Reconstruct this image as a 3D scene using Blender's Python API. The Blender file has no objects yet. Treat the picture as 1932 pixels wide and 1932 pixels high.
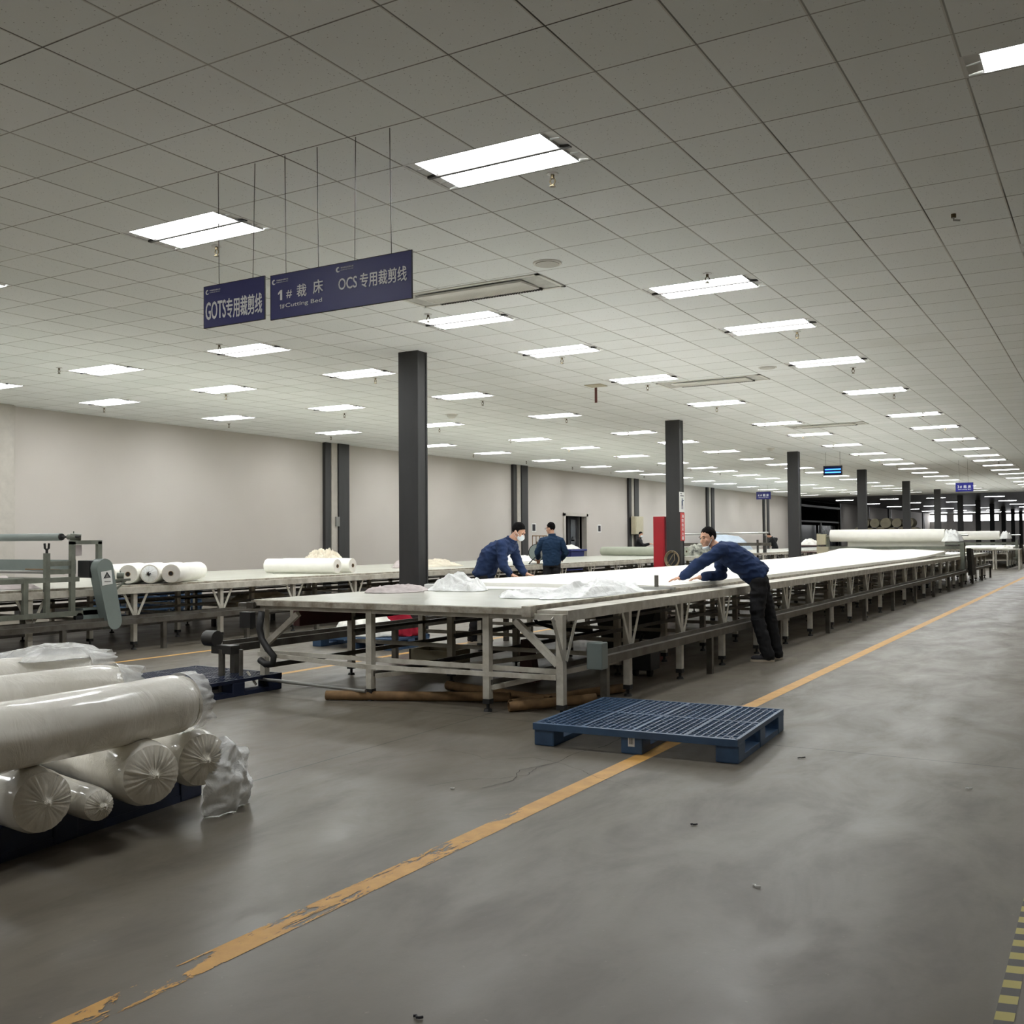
import bpy, bmesh, math, random
from mathutils import Vector, Matrix, Euler, noise
random.seed(7)
SC = bpy.context.scene
COL = SC.collection
PI = math.pi

# ------------------------------------------------------------------ camera, world, exposure
EYE = 1.42                      # eye height
CEIL = 4.07                     # ceiling height
cam_d = bpy.data.cameras.new('camera')
cam = bpy.data.objects.new('camera', cam_d); COL.objects.link(cam)
cam_d.sensor_fit = 'HORIZONTAL'; cam_d.sensor_width = 36.0
cam_d.lens = 1923.3 / 1932.0 * 36.0
cam_d.clip_start = 0.05; cam_d.clip_end = 400
yaw, pitch, roll = 0.532902, 0.027325, -0.007605
fw = Vector((-math.sin(yaw) * math.cos(pitch), math.cos(yaw) * math.cos(pitch), math.sin(pitch)))
r0 = Vector((math.cos(yaw), math.sin(yaw), 0)); u0 = r0.cross(fw)
rt = r0 * math.cos(roll) + u0 * math.sin(roll); up = -r0 * math.sin(roll) + u0 * math.cos(roll)
M = Matrix((rt, up, -fw)).transposed().to_4x4(); M.translation = Vector((3.08, -5.764, EYE))
cam.matrix_world = M
SC.camera = cam
w = bpy.data.worlds.new('world'); SC.world = w; w.use_nodes = True
w.node_tree.nodes['Background'].inputs[0].default_value = (0.75, 0.85, 1, 1)
w.node_tree.nodes['Background'].inputs[1].default_value = 0.6
SC.view_settings.view_transform = 'Standard'; SC.view_settings.look = 'None'
SC.view_settings.gamma = 1; SC.view_settings.use_curve_mapping = False
SC.view_settings.exposure = 0.0
LAMP = 27.0                      # radiance of the ceiling lamps
SC.cycles.max_bounces = 10; SC.cycles.diffuse_bounces = 7; SC.cycles.glossy_bounces = 3
SC.cycles.transparent_max_bounces = 8
SC.cycles.caustics_reflective = True; SC.cycles.caustics_refractive = False
SC.cycles.sample_clamp_indirect = 60
SC.cycles.use_denoising = True; SC.cycles.use_adaptive_sampling = True; SC.cycles.adaptive_threshold = 0.03

# ------------------------------------------------------------------ materials
def lin(c):
    c = c / 255.0
    return c / 12.92 if c <= 0.04045 else ((c + 0.055) / 1.055) ** 2.4
def rgb(t): return (lin(t[0]), lin(t[1]), lin(t[2]), 1.0)
class NT:
    def __init__(s, name):
        s.m = bpy.data.materials.new(name); s.m.use_nodes = True
        s.t = s.m.node_tree; s.b = s.t.nodes['Principled BSDF']; s.out = s.t.nodes['Material Output']
    def n(s, typ, **kw):
        x = s.t.nodes.new(typ)
        for k, v in kw.items():
            if hasattr(x, k): setattr(x, k, v)
        return x
    def l(s, a, b): s.t.links.new(a, b)
    def math(s, op, a, b=None, c=None):
        x = s.t.nodes.new('ShaderNodeMath'); x.operation = op
        for i, v in enumerate((a, b, c)):
            if v is None: continue
            if isinstance(v, (int, float)): x.inputs[i].default_value = v
            else: s.l(v, x.inputs[i])
        return x.outputs[0]
    def noise(s, scale, detail=3, rough=0.5, vec=None, dist=0.0):
        x = s.t.nodes.new('ShaderNodeTexNoise'); x.inputs['Scale'].default_value = scale
        x.inputs['Detail'].default_value = detail; x.inputs['Roughness'].default_value = rough
        x.inputs['Distortion'].default_value = dist
        if vec is not None: s.l(vec, x.inputs['Vector'])
        return x.outputs['Fac']
    def pos(s): return s.t.nodes.new('ShaderNodeNewGeometry').outputs['Position']
    def objco(s): return s.t.nodes.new('ShaderNodeTexCoord').outputs['Object']
    def mapping(s, v, sc):
        x = s.t.nodes.new('ShaderNodeMapping'); x.inputs['Scale'].default_value = sc; s.l(v, x.inputs[0]); return x.outputs[0]
    def ramp(s, f, p0, p1, c0=(0, 0, 0, 1), c1=(1, 1, 1, 1)):
        x = s.t.nodes.new('ShaderNodeValToRGB'); e = x.color_ramp.elements
        e[0].position = p0; e[1].position = p1; e[0].color = c0; e[1].color = c1; s.l(f, x.inputs[0]); return x.outputs[0]
    def mix(s, f, a, b, mode='MIX'):
        x = s.t.nodes.new('ShaderNodeMix'); x.data_type = 'RGBA'; x.blend_type = mode
        for v, k in ((f, 0), (a, 6), (b, 7)):
            if isinstance(v, (int, float)): x.inputs[k].default_value = v
            elif isinstance(v, tuple): x.inputs[k].default_value = v
            else: s.l(v, x.inputs[k])
        return x.outputs[2]
    def sep(s, v):
        x = s.t.nodes.new('ShaderNodeSeparateXYZ'); s.l(v, x.inputs[0]); return x.outputs
    def bump(s, h, strength=0.3, dist=0.01):
        x = s.t.nodes.new('ShaderNodeBump'); x.inputs['Strength'].default_value = strength; x.inputs['Distance'].default_value = dist
        s.l(h, x.inputs['Height']); s.l(x.outputs[0], s.b.inputs['Normal'])
def mat(name, c, rough=0.6, metal=0.0, var=0.12, scale=6.0, dark=None, bump=0.0, bscale=None, spec=0.5, coat=0.0, stretch=None):
    """plain surface whose colour wanders with a noise (wear, dirt), optional bump"""
    k = NT(name); base = rgb(c)
    co = k.objco()
    if stretch: co = k.mapping(co, stretch)
    f = k.ramp(k.noise(scale, 4, 0.6, co), 0.35, 0.7)
    d = rgb(dark) if dark else tuple(x * (1 - var * 2) for x in base[:3]) + (1,)
    k.l(k.mix(f, base, d), k.b.inputs['Base Color'])
    k.b.inputs['Roughness'].default_value = rough; k.b.inputs['Metallic'].default_value = metal
    k.b.inputs['Specular IOR Level'].default_value = spec
    if coat: k.b.inputs['Coat Weight'].default_value = coat; k.b.inputs['Coat Roughness'].default_value = 0.12
    if bump: k.bump(k.noise(bscale or scale * 3, 4, 0.6, co, 0.6), bump, 0.02)
    return k.m
MT = {}
def floor_material():
    k = NT('polished_concrete'); p = k.pos()
    a = k.noise(0.35, 4, 0.6, p); b = k.noise(2.3, 5, 0.65, k.mapping(p, (1.0, 0.45, 1)), 0.4); c = k.noise(14, 4, 0.7, k.mapping(p, (1, 0.35, 1)))
    col = k.mix(k.ramp(a, 0.35, 0.65), rgb((110, 103, 92)), rgb((101, 95, 84)))
    col = k.mix(k.math('MULTIPLY', k.ramp(b, 0.5, 0.7), 0.5), col, rgb((84, 79, 71)))
    col = k.mix(k.math('MULTIPLY', k.ramp(c, 0.66, 0.8), 0.5), col, rgb((72, 66, 58)))
    g = k.noise(30, 2, 0.6, p); col = k.mix(k.math('MULTIPLY', k.ramp(g, 0.7, 0.78), 0.25), col, rgb((158, 151, 140)))
    s = k.sep(p)
    def line(v, at, wd): return k.math('LESS_THAN', k.math('ABSOLUTE', k.math('SUBTRACT', v, at)), wd)
    jx = line(k.math('PINGPONG', k.math('ADD', s[0], 1.35), 5.2), 0, 0.006)
    jy = line(k.math('PINGPONG', k.math('SUBTRACT', s[1], 1.2), 5.2), 0, 0.006)
    j = k.math('MAXIMUM', jx, jy)
    col = k.mix(k.math('MULTIPLY', j, 0.92), col, rgb((36, 33, 30)))
    k.l(col, k.b.inputs['Base Color'])
    k.l(k.math('MULTIPLY_ADD', k.ramp(b, 0.35, 0.75), 0.2, 0.3), k.b.inputs['Roughness'])
    k.b.inputs['Specular IOR Level'].default_value = 0.25
    k.bump(k.noise(7, 5, 0.7, p), 0.08, 0.01)
    return k.m
def ceiling_material(dark=False):
    k = NT('mineral_fibre_ceiling_tiles'); p = k.pos(); s = k.sep(p)
    fx = k.math('DIVIDE', s[0], 0.6); fy = k.math('DIVIDE', s[1], 0.6)
    ix = k.math('FLOOR', fx); iy = k.math('FLOOR', fy)
    cmb = k.n('ShaderNodeCombineXYZ'); k.l(ix, cmb.inputs[0]); k.l(iy, cmb.inputs[1])
    wn = k.n('ShaderNodeTexWhiteNoise'); wn.noise_dimensions = '2D'; k.l(cmb.outputs[0], wn.inputs['Vector'])
    col = k.mix(wn.outputs['Value'], rgb((240, 243, 241)), rgb((247, 249, 248)))
    pin = k.t.nodes.new('ShaderNodeTexVoronoi'); pin.inputs['Scale'].default_value = 42; k.l(p, pin.inputs['Vector'])
    hole = k.math('LESS_THAN', pin.outputs['Distance'], 0.16)
    sel = k.math('GREATER_THAN', k.noise(60, 1, 0.5, p), 0.52)
    col = k.mix(k.math('MULTIPLY', k.math('MULTIPLY', hole, sel), 0.55), col, rgb((110, 106, 98)))
    stain = k.ramp(k.noise(0.5, 3, 0.5, p), 0.62, 0.8)
    col = k.mix(k.math('MULTIPLY', stain, 0.15), col, rgb((190, 182, 160)))
    # exposed tee bars: a white flange with a thin dark reveal at one side
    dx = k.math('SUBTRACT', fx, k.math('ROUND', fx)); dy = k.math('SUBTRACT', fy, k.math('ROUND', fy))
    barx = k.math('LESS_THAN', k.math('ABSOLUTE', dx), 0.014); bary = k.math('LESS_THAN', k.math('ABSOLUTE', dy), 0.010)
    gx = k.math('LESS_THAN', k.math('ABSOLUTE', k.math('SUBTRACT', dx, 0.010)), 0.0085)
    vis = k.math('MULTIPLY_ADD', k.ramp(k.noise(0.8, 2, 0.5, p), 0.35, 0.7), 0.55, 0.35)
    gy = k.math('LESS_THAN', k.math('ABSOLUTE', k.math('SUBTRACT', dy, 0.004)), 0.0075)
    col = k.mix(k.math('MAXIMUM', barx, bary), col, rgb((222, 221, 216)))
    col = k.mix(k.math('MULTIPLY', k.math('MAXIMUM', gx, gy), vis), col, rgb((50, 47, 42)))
    k.l(col, k.b.inputs['Base Color']); k.b.inputs['Roughness'].default_value = 0.9
    k.b.inputs['Specular IOR Level'].default_value = 0.15
    return k.m
def wall_material():
    k = NT('painted_plaster'); p = k.pos()
    a = k.ramp(k.noise(0.28, 3, 0.5, p), 0.3, 0.7)
    col = k.mix(a, rgb((200, 194, 187)), rgb((188, 181, 173)))
    scr = k.noise(3, 5, 0.7, k.mapping(p, (1, 0.5, 9)), 0.3)
    col = k.mix(k.math('MULTIPLY', k.ramp(scr, 0.66, 0.74), 0.35), col, rgb((165, 155, 146)))
    k.l(col, k.b.inputs['Base Color']); k.b.inputs['Roughness'].default_value = 0.75
    return k.m
def paint_line(name, c, worn, width):
    """floor paint worn through to the concrete in patches"""
    k = NT(name); p = k.pos()
    f = k.noise(5, 6, 0.75, k.mapping(p, (2.2, 0.6, 1)), 0.5); g = k.noise(0.55, 2, 0.5, p)
    s = k.sep(p)
    near = k.math('MULTIPLY', k.ramp(k.math('MULTIPLY', s[1], -0.4), 0.15, 0.8), worn)     # foot of the line, rubbed most
    m = k.math('GREATER_THAN', k.math('ADD', k.math('MULTIPLY', f, 0.8), k.math('MULTIPLY', g, 0.2)), k.math('SUBTRACT', 0.645, k.math('MULTIPLY', near, 0.11)))
    k.l(k.mix(k.ramp(k.noise(9, 4, 0.6, p), 0.3, 0.75), rgb(c), rgb((c[0] * .88, c[1] * .86, c[2] * .85))), k.b.inputs['Base Color'])
    k.b.inputs['Roughness'].default_value = 0.55
    tr = k.n('ShaderNodeBsdfTransparent'); mx = k.n('ShaderNodeMixShader')
    k.l(m, mx.inputs[0]); k.l(k.b.outputs[0], mx.inputs[1]); k.l(tr.outputs[0], mx.inputs[2]); k.l(mx.outputs[0], k.out.inputs[0])
    return k.m
def hazard_material():
    k = NT('hazard_tape'); p = k.pos(); s = k.sep(p)
    v = k.math('FRACT', k.math('DIVIDE', k.math('SUBTRACT', s[1], k.math('MULTIPLY', s[0], 0.25)), 0.125))
    m = k.math('GREATER_THAN', v, 0.5)
    k.l(k.mix(m, rgb((178, 165, 82)), rgb((66, 62, 54))), k.b.inputs['Base Color']); k.b.inputs['Roughness'].default_value = 0.5
    return k.m
def emit(name, c, st):
    k = NT(name); e = k.n('ShaderNodeEmission'); e.inputs[0].default_value = c; e.inputs[1].default_value = st
    k.l(e.outputs[0], k.out.inputs[0]); return k.m
def plastic(name, c, alpha=0.5, rough=0.2, scale=9, bump=0.5):
    """thin crinkled film: partly see-through, glossy"""
    k = NT(name); co = k.objco()
    k.b.inputs['Base Color'].default_value = rgb(c); k.b.inputs['Roughness'].default_value = rough
    h = k.noise(scale, 5, 0.6, co, 1.2); k.bump(h, bump, 0.03)
    tr = k.n('ShaderNodeBsdfTransparent'); mx = k.n('ShaderNodeMixShader')
    k.l(k.math('MULTIPLY_ADD', k.ramp(h, 0.3, 0.7), 0.2, 1 - alpha - 0.1), mx.inputs[0])
    k.l(k.b.outputs[0], mx.inputs[1]); k.l(tr.outputs[0], mx.inputs[2]); k.l(mx.outputs[0], k.out.inputs[0])
    return k.m
def wrap_material(name, c, c2):
    """white cloth under a tight glossy film with long creases"""
    k = NT(name); co = k.objco()
    f = k.noise(3.0, 5, 0.6, k.mapping(co, (1, 1, 0.35)), 1.0)
    k.l(k.mix(k.ramp(f, 0.35, 0.7), rgb(c), rgb(c2)), k.b.inputs['Base Color'])
    k.b.inputs['Roughness'].default_value = 0.42; k.b.inputs['Coat Weight'].default_value = 0.7; k.b.inputs['Coat Roughness'].default_value = 0.1
    h = k.noise(7, 5, 0.62, k.mapping(co, (1, 1, 0.4)), 1.5); k.bump(h, 0.35, 0.03)
    return k.m
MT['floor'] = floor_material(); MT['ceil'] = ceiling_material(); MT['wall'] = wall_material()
MT['yellow'] = paint_line('orange_floor_paint', (206, 158, 80), 1.0, 0.1)
MT['yellow2'] = paint_line('orange_floor_paint_far', (205, 158, 84), 0.3, 0.1)
MT['hazard'] = hazard_material()
MT['crack'] = mat('crack_dirt', (58, 53, 48), 0.9)
MT['lamp'] = emit('lamp_light', (0.965, 0.985, 1.0, 1), LAMP)
MT['uv'] = emit('blue_tube_light', (0.05, 0.22, 1.0, 1), 4.0)
MT['daylight'] = emit('window_daylight', (0.97, 0.98, 1.0, 1), 12.0)
MT['white_metal'] = mat('white_lamp_metal', (225, 225, 222), 0.35, 0, 0.03)
MT['grey_line'] = mat('lamp_bar_grey', (120, 118, 114), 0.5, 0, 0.05)
MT['column'] = mat('dark_grey_column_paint', (53, 53, 53), 0.5, 0, 0.12, 2.0, bump=0.03, stretch=(3, 3, 0.6))
MT['steel_dark'] = mat('dark_steel', (62, 60, 57), 0.45, 0.3, 0.15, 5)
MT['black'] = mat('black_rubber', (28, 27, 26), 0.6, 0, 0.1)
MT['black_plastic'] = mat('black_plastic', (34, 34, 35), 0.4, 0, 0.1)
MT['frame'] = mat('chipped_cream_paint', (206, 202, 190), 0.45, 0.05, 0.12, 5, dark=(160, 153, 138), bump=0.05)
MT['frame_grey'] = mat('worn_grey_steel', (124, 121, 113), 0.42, 0.35, 0.12, 4, dark=(88, 83, 74), bump=0.05)
MT['edge'] = mat('worn_table_edge', (188, 182, 168), 0.45, 0.1, 0.15, 9, dark=(124, 114, 98))
MT['board'] = mat('pale_laminate', (208, 208, 196), 0.22, 0, 0.05, 2.0, spec=0.6)
MT['rail'] = mat('grey_rail_steel', (104, 101, 94), 0.42, 0.4, 0.15, 5, dark=(72, 66, 58))
MT['machine'] = mat('green_grey_machine_enamel', (118, 122, 110), 0.4, 0.05, 0.1, 5, dark=(92, 94, 84))
MT['machine2'] = mat('blue_grey_machine_panel', (128, 138, 134), 0.4, 0.1, 0.06, 3)
MT['steel'] = mat('bright_steel', (168, 168, 164), 0.3, 0.8, 0.08, 6)
MT['cloth'] = mat('white_cotton_cloth', (244, 242, 234), 0.85, 0, 0.03, 5, bump=0.08, spec=0.2)
MT['cloth_cream'] = mat('cream_cotton_cloth', (222, 213, 194), 0.9, 0, 0.06, 6, bump=0.15, spec=0.1)
MT['cloth_grey'] = mat('pale_mauve_cloth', (196, 186, 184), 0.9, 0, 0.08, 6, bump=0.15, spec=0.1)
MT['cloth_red'] = mat('red_cloth', (150, 34, 50), 0.9, 0, 0.15, 6, bump=0.2, spec=0.1)
MT['cloth_sage'] = mat('sage_cloth', (170, 174, 158), 0.85, 0, 0.06, 4, bump=0.1)
MT['roll_end'] = mat('roll_end_cloth', (222, 217, 208), 0.85, 0, 0.05, 12)
MT['wrap'] = wrap_material('film_wrapped_white_cloth', (236, 232, 222), (218, 213, 200))
MT['wrap_end'] = wrap_material('gathered_film_end', (236, 231, 218), (204, 197, 180))
MT['film'] = plastic('clear_film', (228, 228, 224), 0.6)
MT['film_white'] = plastic('milky_film', (244, 245, 243), 0.97, 0.3)
MT['film_blue'] = mat('pale_blue_sheeting', (176, 190, 204), 0.5, 0, 0.06, 3, bump=0.3, bscale=5)
MT['pallet'] = mat('blue_pallet_plastic', (64, 92, 124), 0.42, 0, 0.12, 4, dark=(52, 74, 102), spec=0.5)
MT['pallet_dark'] = mat('navy_pallet_plastic', (28, 38, 64), 0.42, 0, 0.12, 4)
MT['tube'] = mat('brown_cardboard', (136, 106, 70), 0.8, 0, 0.15, 6, dark=(104, 80, 52))
MT['sign'] = mat('blue_sign_board', (32, 35, 112), 0.35, 0, 0.06, 3)
MT['sign_far'] = mat('bright_blue_sign_board', (26, 30, 140), 0.35, 0, 0.05, 3)
MT['letter'] = mat('white_lettering', (246, 246, 248), 0.5, 0, 0.02)
MT['wire'] = mat('dark_wire', (74, 72, 68), 0.5, 0.5)
MT['red'] = mat('red_cabinet_enamel', (176, 32, 44), 0.35, 0, 0.06, 3)
MT['red_sign'] = mat('red_sign_sheet', (206, 58, 54), 0.5, 0, 0.04)
MT['paper'] = mat('white_paper', (226, 226, 222), 0.7, 0, 0.03)
MT['ink'] = mat('grey_blue_ink', (88, 96, 118), 0.7, 0, 0.05)
MT['ink_black'] = mat('black_ink', (32, 30, 36), 0.7, 0, 0.05)
MT['vent'] = mat('ivory_vent_plastic', (228, 227, 219), 0.5, 0, 0.03)
MT['vent_dark'] = mat('vent_shadow_gap', (52, 50, 46), 0.8)
MT['brass'] = mat('sprinkler_brass', (104, 92, 68), 0.35, 0.7)
MT['cream_box'] = mat('beige_steel_box', (186, 178, 152), 0.5, 0, 0.05)
MT['blue_bin'] = mat('blue_bin_plastic', (46, 56, 120), 0.45, 0, 0.06)
MT['maroon'] = mat('maroon_paint', (84, 44, 40), 0.5, 0, 0.1)
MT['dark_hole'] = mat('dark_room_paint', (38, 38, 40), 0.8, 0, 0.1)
MT['glass_door'] = mat('door_grey_panel', (92, 96, 100), 0.25, 0, 0.05)
MT['door_frame'] = mat('pale_door_frame', (188, 182, 172), 0.5, 0, 0.06)
MT['far_ceil'] = mat('dark_reflective_sheet_ceiling', (84, 84, 86), 0.38, 0.5, 0.25, 1.2, bump=0.4, bscale=1.1, stretch=(0.6, 3, 1))
MT['far_wall'] = mat('grey_far_wall_paint', (226, 223, 221), 0.7, 0, 0.06, 1)
MT['olive'] = mat('olive_sacking', (120, 114, 96), 0.9, 0, 0.12, 4, bump=0.2)
MT['hose'] = mat('beige_hose', (150, 134, 106), 0.6, 0, 0.08)
MT['skin'] = mat('skin', (206, 160, 134), 0.5, 0, 0.05, 14, spec=0.35)
MT['hair'] = mat('black_hair', (20, 18, 18), 0.9, 0, 0.1, 30, bump=0.4, bscale=60, spec=0.1)
MT['jacket'] = mat('navy_work_jacket_cotton', (42, 58, 94), 0.85, 0, 0.1, 6, dark=(36, 49, 78), bump=0.25, bscale=16, spec=0.2)
MT['jacket2'] = mat('dark_teal_work_jacket_cotton', (38, 60, 88), 0.85, 0, 0.1, 6, bump=0.25, bscale=16, spec=0.2)
MT['dark_cloth'] = mat('black_cotton', (40, 40, 42), 0.85, 0, 0.1, 8, bump=0.25, bscale=14, spec=0.2)
MT['mask'] = mat('white_face_mask', (220, 228, 232), 0.7, 0, 0.03)
MT['sole'] = mat('pale_shoe_sole', (182, 170, 152), 0.6, 0, 0.05)
MT['eye'] = mat('dark_eye', (34, 26, 22), 0.3)

# ------------------------------------------------------------------ mesh helpers
def V(*a): return Vector(a)
class MB:
    """collects shapes given in world metres, written relative to o"""
    def __init__(s, o=(0, 0, 0)): s.bm = bmesh.new(); s.o = Vector(o)
    def add(s, fn, mtx, **kw):
        r = fn(s.bm, matrix=Matrix.Translation(-s.o) @ mtx, **kw); return r['verts']
    def box(s, c, size, rz=0.0, rot=None, bev=0.0):
        m = Matrix.Translation(Vector(c)) @ (rot.to_4x4() if rot else Matrix.Rotation(rz, 4, 'Z')) @ Matrix.Diagonal((size[0], size[1], size[2], 1))
        v = s.add(bmesh.ops.create_cube, m, size=1)
        if bev:
            es = {e for x in v for e in x.link_edges}
            bmesh.ops.bevel(s.bm, geom=list(es), offset=bev, segments=2, affect='EDGES', profile=0.6)
        return s
    def span(s, lo, hi, bev=0.0):
        lo = Vector(lo); hi = Vector(hi); return s.box((lo + hi) / 2, hi - lo, bev=bev)
    def beam(s, p0, p1, wd, h, bev=0.0):
        p0 = Vector(p0); p1 = Vector(p1); d = p1 - p0; L = d.length
        q = d.normalized(); ref = V(0, 0, 1) if abs(q.z) < 0.95 else V(0, 1, 0)
        x = ref.cross(q).normalized(); y = q.cross(x)
        R = Matrix((x, y, q)).transposed()
        return s.box((p0 + p1) / 2, (wd, h, L), rot=R, bev=bev)
    def cyl(s, p0, p1, r0, r1=None, seg=16):
        p0 = Vector(p0); p1 = Vector(p1); d = p1 - p0
        m = Matrix.Translation((p0 + p1) / 2) @ d.to_track_quat('Z', 'Y').to_matrix().to_4x4()
        s.add(bmesh.ops.create_cone, m, cap_ends=True, segments=seg, radius1=r0, radius2=r0 if r1 is None else r1, depth=d.length)
        return s
    def pipe(s, p0, p1, r, ri, seg=20):
        """open-ended tube with wall thickness"""
        p0 = Vector(p0) - s.o; p1 = Vector(p1) - s.o; q = (p1 - p0).to_track_quat('Z', 'Y')
        rings = []
        for p, rr in ((p0, ri), (p0, r), (p1, r), (p1, ri)):
            rings.append([s.bm.verts.new(p + q @ V(rr * math.cos(2 * PI * i / seg), rr * math.sin(2 * PI * i / seg), 0)) for i in range(seg)])
        for a in range(4):
            A = rings[a]; B = rings[(a + 1) % 4]
            for i in range(seg): s.bm.faces.new((A[i], A[(i + 1) % seg], B[(i + 1) % seg], B[i]))
        return s
    def tube(s, pts, r, seg=8, closed=False):
        P = [Vector(p) - s.o for p in pts]; n = len(P); rings = []; prev = None
        for i, p in enumerate(P):
            if closed: d = P[(i + 1) % n] - P[i - 1]
            else: d = P[min(i + 1, n - 1)] - P[max(i - 1, 0)]
            d.normalize()
            if prev is None:
                x = d.cross(V(0, 0, 1) if abs(d.z) < 0.9 else V(1, 0, 0)).normalized()
            else: x = (prev - d * prev.dot(d)).normalized()
            prev = x; y = d.cross(x); rr = r[i] if isinstance(r, (list, tuple)) else r
            rings.append([s.bm.verts.new(p + (x * math.cos(2 * PI * k / seg) + y * math.sin(2 * PI * k / seg)) * rr) for k in range(seg)])
        m = n if closed else n - 1
        for i in range(m):
            A = rings[i]; B = rings[(i + 1) % n]
            for k in range(seg): s.bm.faces.new((A[k], A[(k + 1) % seg], B[(k + 1) % seg], B[k]))
        if not closed: s.bm.faces.new(rings[0][::-1]); s.bm.faces.new(rings[-1])
        return s
    def ell(s, c, r, rot=None, u=16, v=10):
        m = Matrix.Translation(Vector(c)) @ (rot.to_4x4() if rot else Matrix()) @ Matrix.Diagonal((r[0], r[1], r[2], 1))
        s.add(bmesh.ops.create_uvsphere, m, u_segments=u, v_segments=v, radius=1); return s
    def cap(s, p0, p1, r0, r1, seg=14):
        """tapered limb with round ends"""
        s.cyl(p0, p1, r0, r1, seg); s.ell(p0, (r0,) * 3, u=seg, v=8); s.ell(p1, (r1,) * 3, u=seg, v=8); return s
    def poly(s, pts, thick, nrm):
        """flat outline given thickness along nrm"""
        n = Vector(nrm).normalized() * thick
        a = [s.bm.verts.new(Vector(p) - s.o) for p in pts]; b = [s.bm.verts.new(Vector(p) - s.o + n) for p in pts]
        s.bm.faces.new(a[::-1]); s.bm.faces.new(b)
        k = len(pts)
        for i in range(k): s.bm.faces.new((a[i], a[(i + 1) % k], b[(i + 1) % k], b[i]))
        return s
    def quad(s, *pts): s.bm.faces.new([s.bm.verts.new(Vector(p) - s.o) for p in pts]); return s
    def build(s, name, m, parent=None, smooth=False, wob=0.0, wf=4.0, **props):
        bmesh.ops.recalc_face_normals(s.bm, faces=s.bm.faces)
        if wob:
            s.bm.normal_update()
            for v in s.bm.verts: v.co += v.normal * wob * noise.noise(v.co * wf)
        me = bpy.data.meshes.new(name); s.bm.to_mesh(me); s.bm.free()
        if smooth:
            for p in me.polygons: p.use_smooth = True
        me.materials.append(MT[m] if isinstance(m, str) else m)
        o = bpy.data.objects.new(name, me); COL.objects.link(o)
        if parent is not None: o.parent = parent
        else: o.location = s.o
        for k, v in props.items(): o[k] = v
        if smooth == 'auto':
            try: me.set_sharp_from_angle(angle=math.radians(40))
            except Exception: pass
        return o
def thing(name, label, cat, loc=(0, 0, 0), rz=0.0, group=None):
    o = bpy.data.objects.new(name, None); COL.objects.link(o); o.location = loc; o.rotation_euler = (0, 0, rz)
    o.empty_display_size = 0.1
    o['label'] = label; o['category'] = cat
    if group: o['group'] = group
    return o
def tag(o, label, cat, group=None, kind=None):
    o['label'] = label; o['category'] = cat
    if group: o['group'] = group
    if kind: o['kind'] = kind
    return o
def struct(o): o['kind'] = 'structure'; return o
def dup(o, parent=None):
    c = o.copy(); COL.objects.link(c)
    if parent is not None: c.parent = parent
    for ch in list(o.children): dup(ch, c)
    return c
def place(o, loc, label=None, rz=None):
    o.location = loc
    if rz is not None: o.rotation_euler = (0, 0, rz)
    if label: o['label'] = label
    return o
def text(s, parent, name, m, frame, w_, h_, at, bold=0.0):
    """lettering fitted into w_ x h_, its left-bottom corner at `at` on the frame (origin, right, up) and 1 mm proud"""
    cu = bpy.data.curves.new('lettering', 'FONT'); cu.body = s; cu.size = 1; cu.resolution_u = 3
    t = bpy.data.objects.new('lettering', cu); COL.objects.link(t)
    dg = bpy.context.evaluated_depsgraph_get(); dg.update()
    me = bpy.data.meshes.new_from_object(t.evaluated_get(dg)); COL.objects.unlink(t); bpy.data.objects.remove(t); bpy.data.curves.remove(cu)
    if s == '1':                              # the built-in font draws a bare bar
        me = bpy.data.meshes.new('lettering'); pts = [(.5, 0), (.85, 0), (.85, 1), (.58, 1), (.1, .74), (.1, .56), (.5, .74)]
        me.from_pydata([(a, b, 0) for a, b in pts], [], [tuple(range(7))])
    xs = [v.co.x for v in me.vertices]; ys = [v.co.y for v in me.vertices]
    if not xs: return None
    x0, x1, y0, y1 = min(xs), max(xs), min(ys), max(ys)
    o0, rx, uy = (Vector(q) for q in frame); nz = rx.cross(uy)
    pl = Vector(parent.location)
    for v in me.vertices:
        a = at[0] + (v.co.x - x0) / (x1 - x0) * w_; b = at[1] + (v.co.y - y0) / (y1 - y0) * h_
        v.co = o0 + rx * a + uy * b + nz * 0.0015 - pl
    if bold:                                  # heavier strokes: the same glyphs again, nudged
        q = bmesh.new(); q.from_mesh(me); src = list(q.faces); d = bold * h_ * .55
        for a in range(8):
            sh = rx * math.cos(a * PI / 4) * d + uy * math.sin(a * PI / 4) * d + nz * .00012 * (a + 1)
            r = bmesh.ops.duplicate(q, geom=src); bmesh.ops.translate(q, verts=[v for v in r['geom'] if isinstance(v, bmesh.types.BMVert)], vec=sh)
        q.to_mesh(me); q.free()
    me.materials.clear(); me.materials.append(MT[m])
    o = bpy.data.objects.new(name, me); COL.objects.link(o); o.parent = parent
    return o
ORD = ['first', 'second', 'third', 'fourth', 'fifth', 'sixth', 'seventh', 'eighth', 'ninth', 'tenth', 'eleventh', 'twelfth', 'thirteenth', 'fourteenth',
       'fifteenth', 'sixteenth', 'seventeenth', 'eighteenth', 'nineteenth', 'twentieth', 'twenty-first', 'twenty-second', 'twenty-third', 'twenty-fourth', 'twenty-fifth', 'twenty-sixth']

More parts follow.
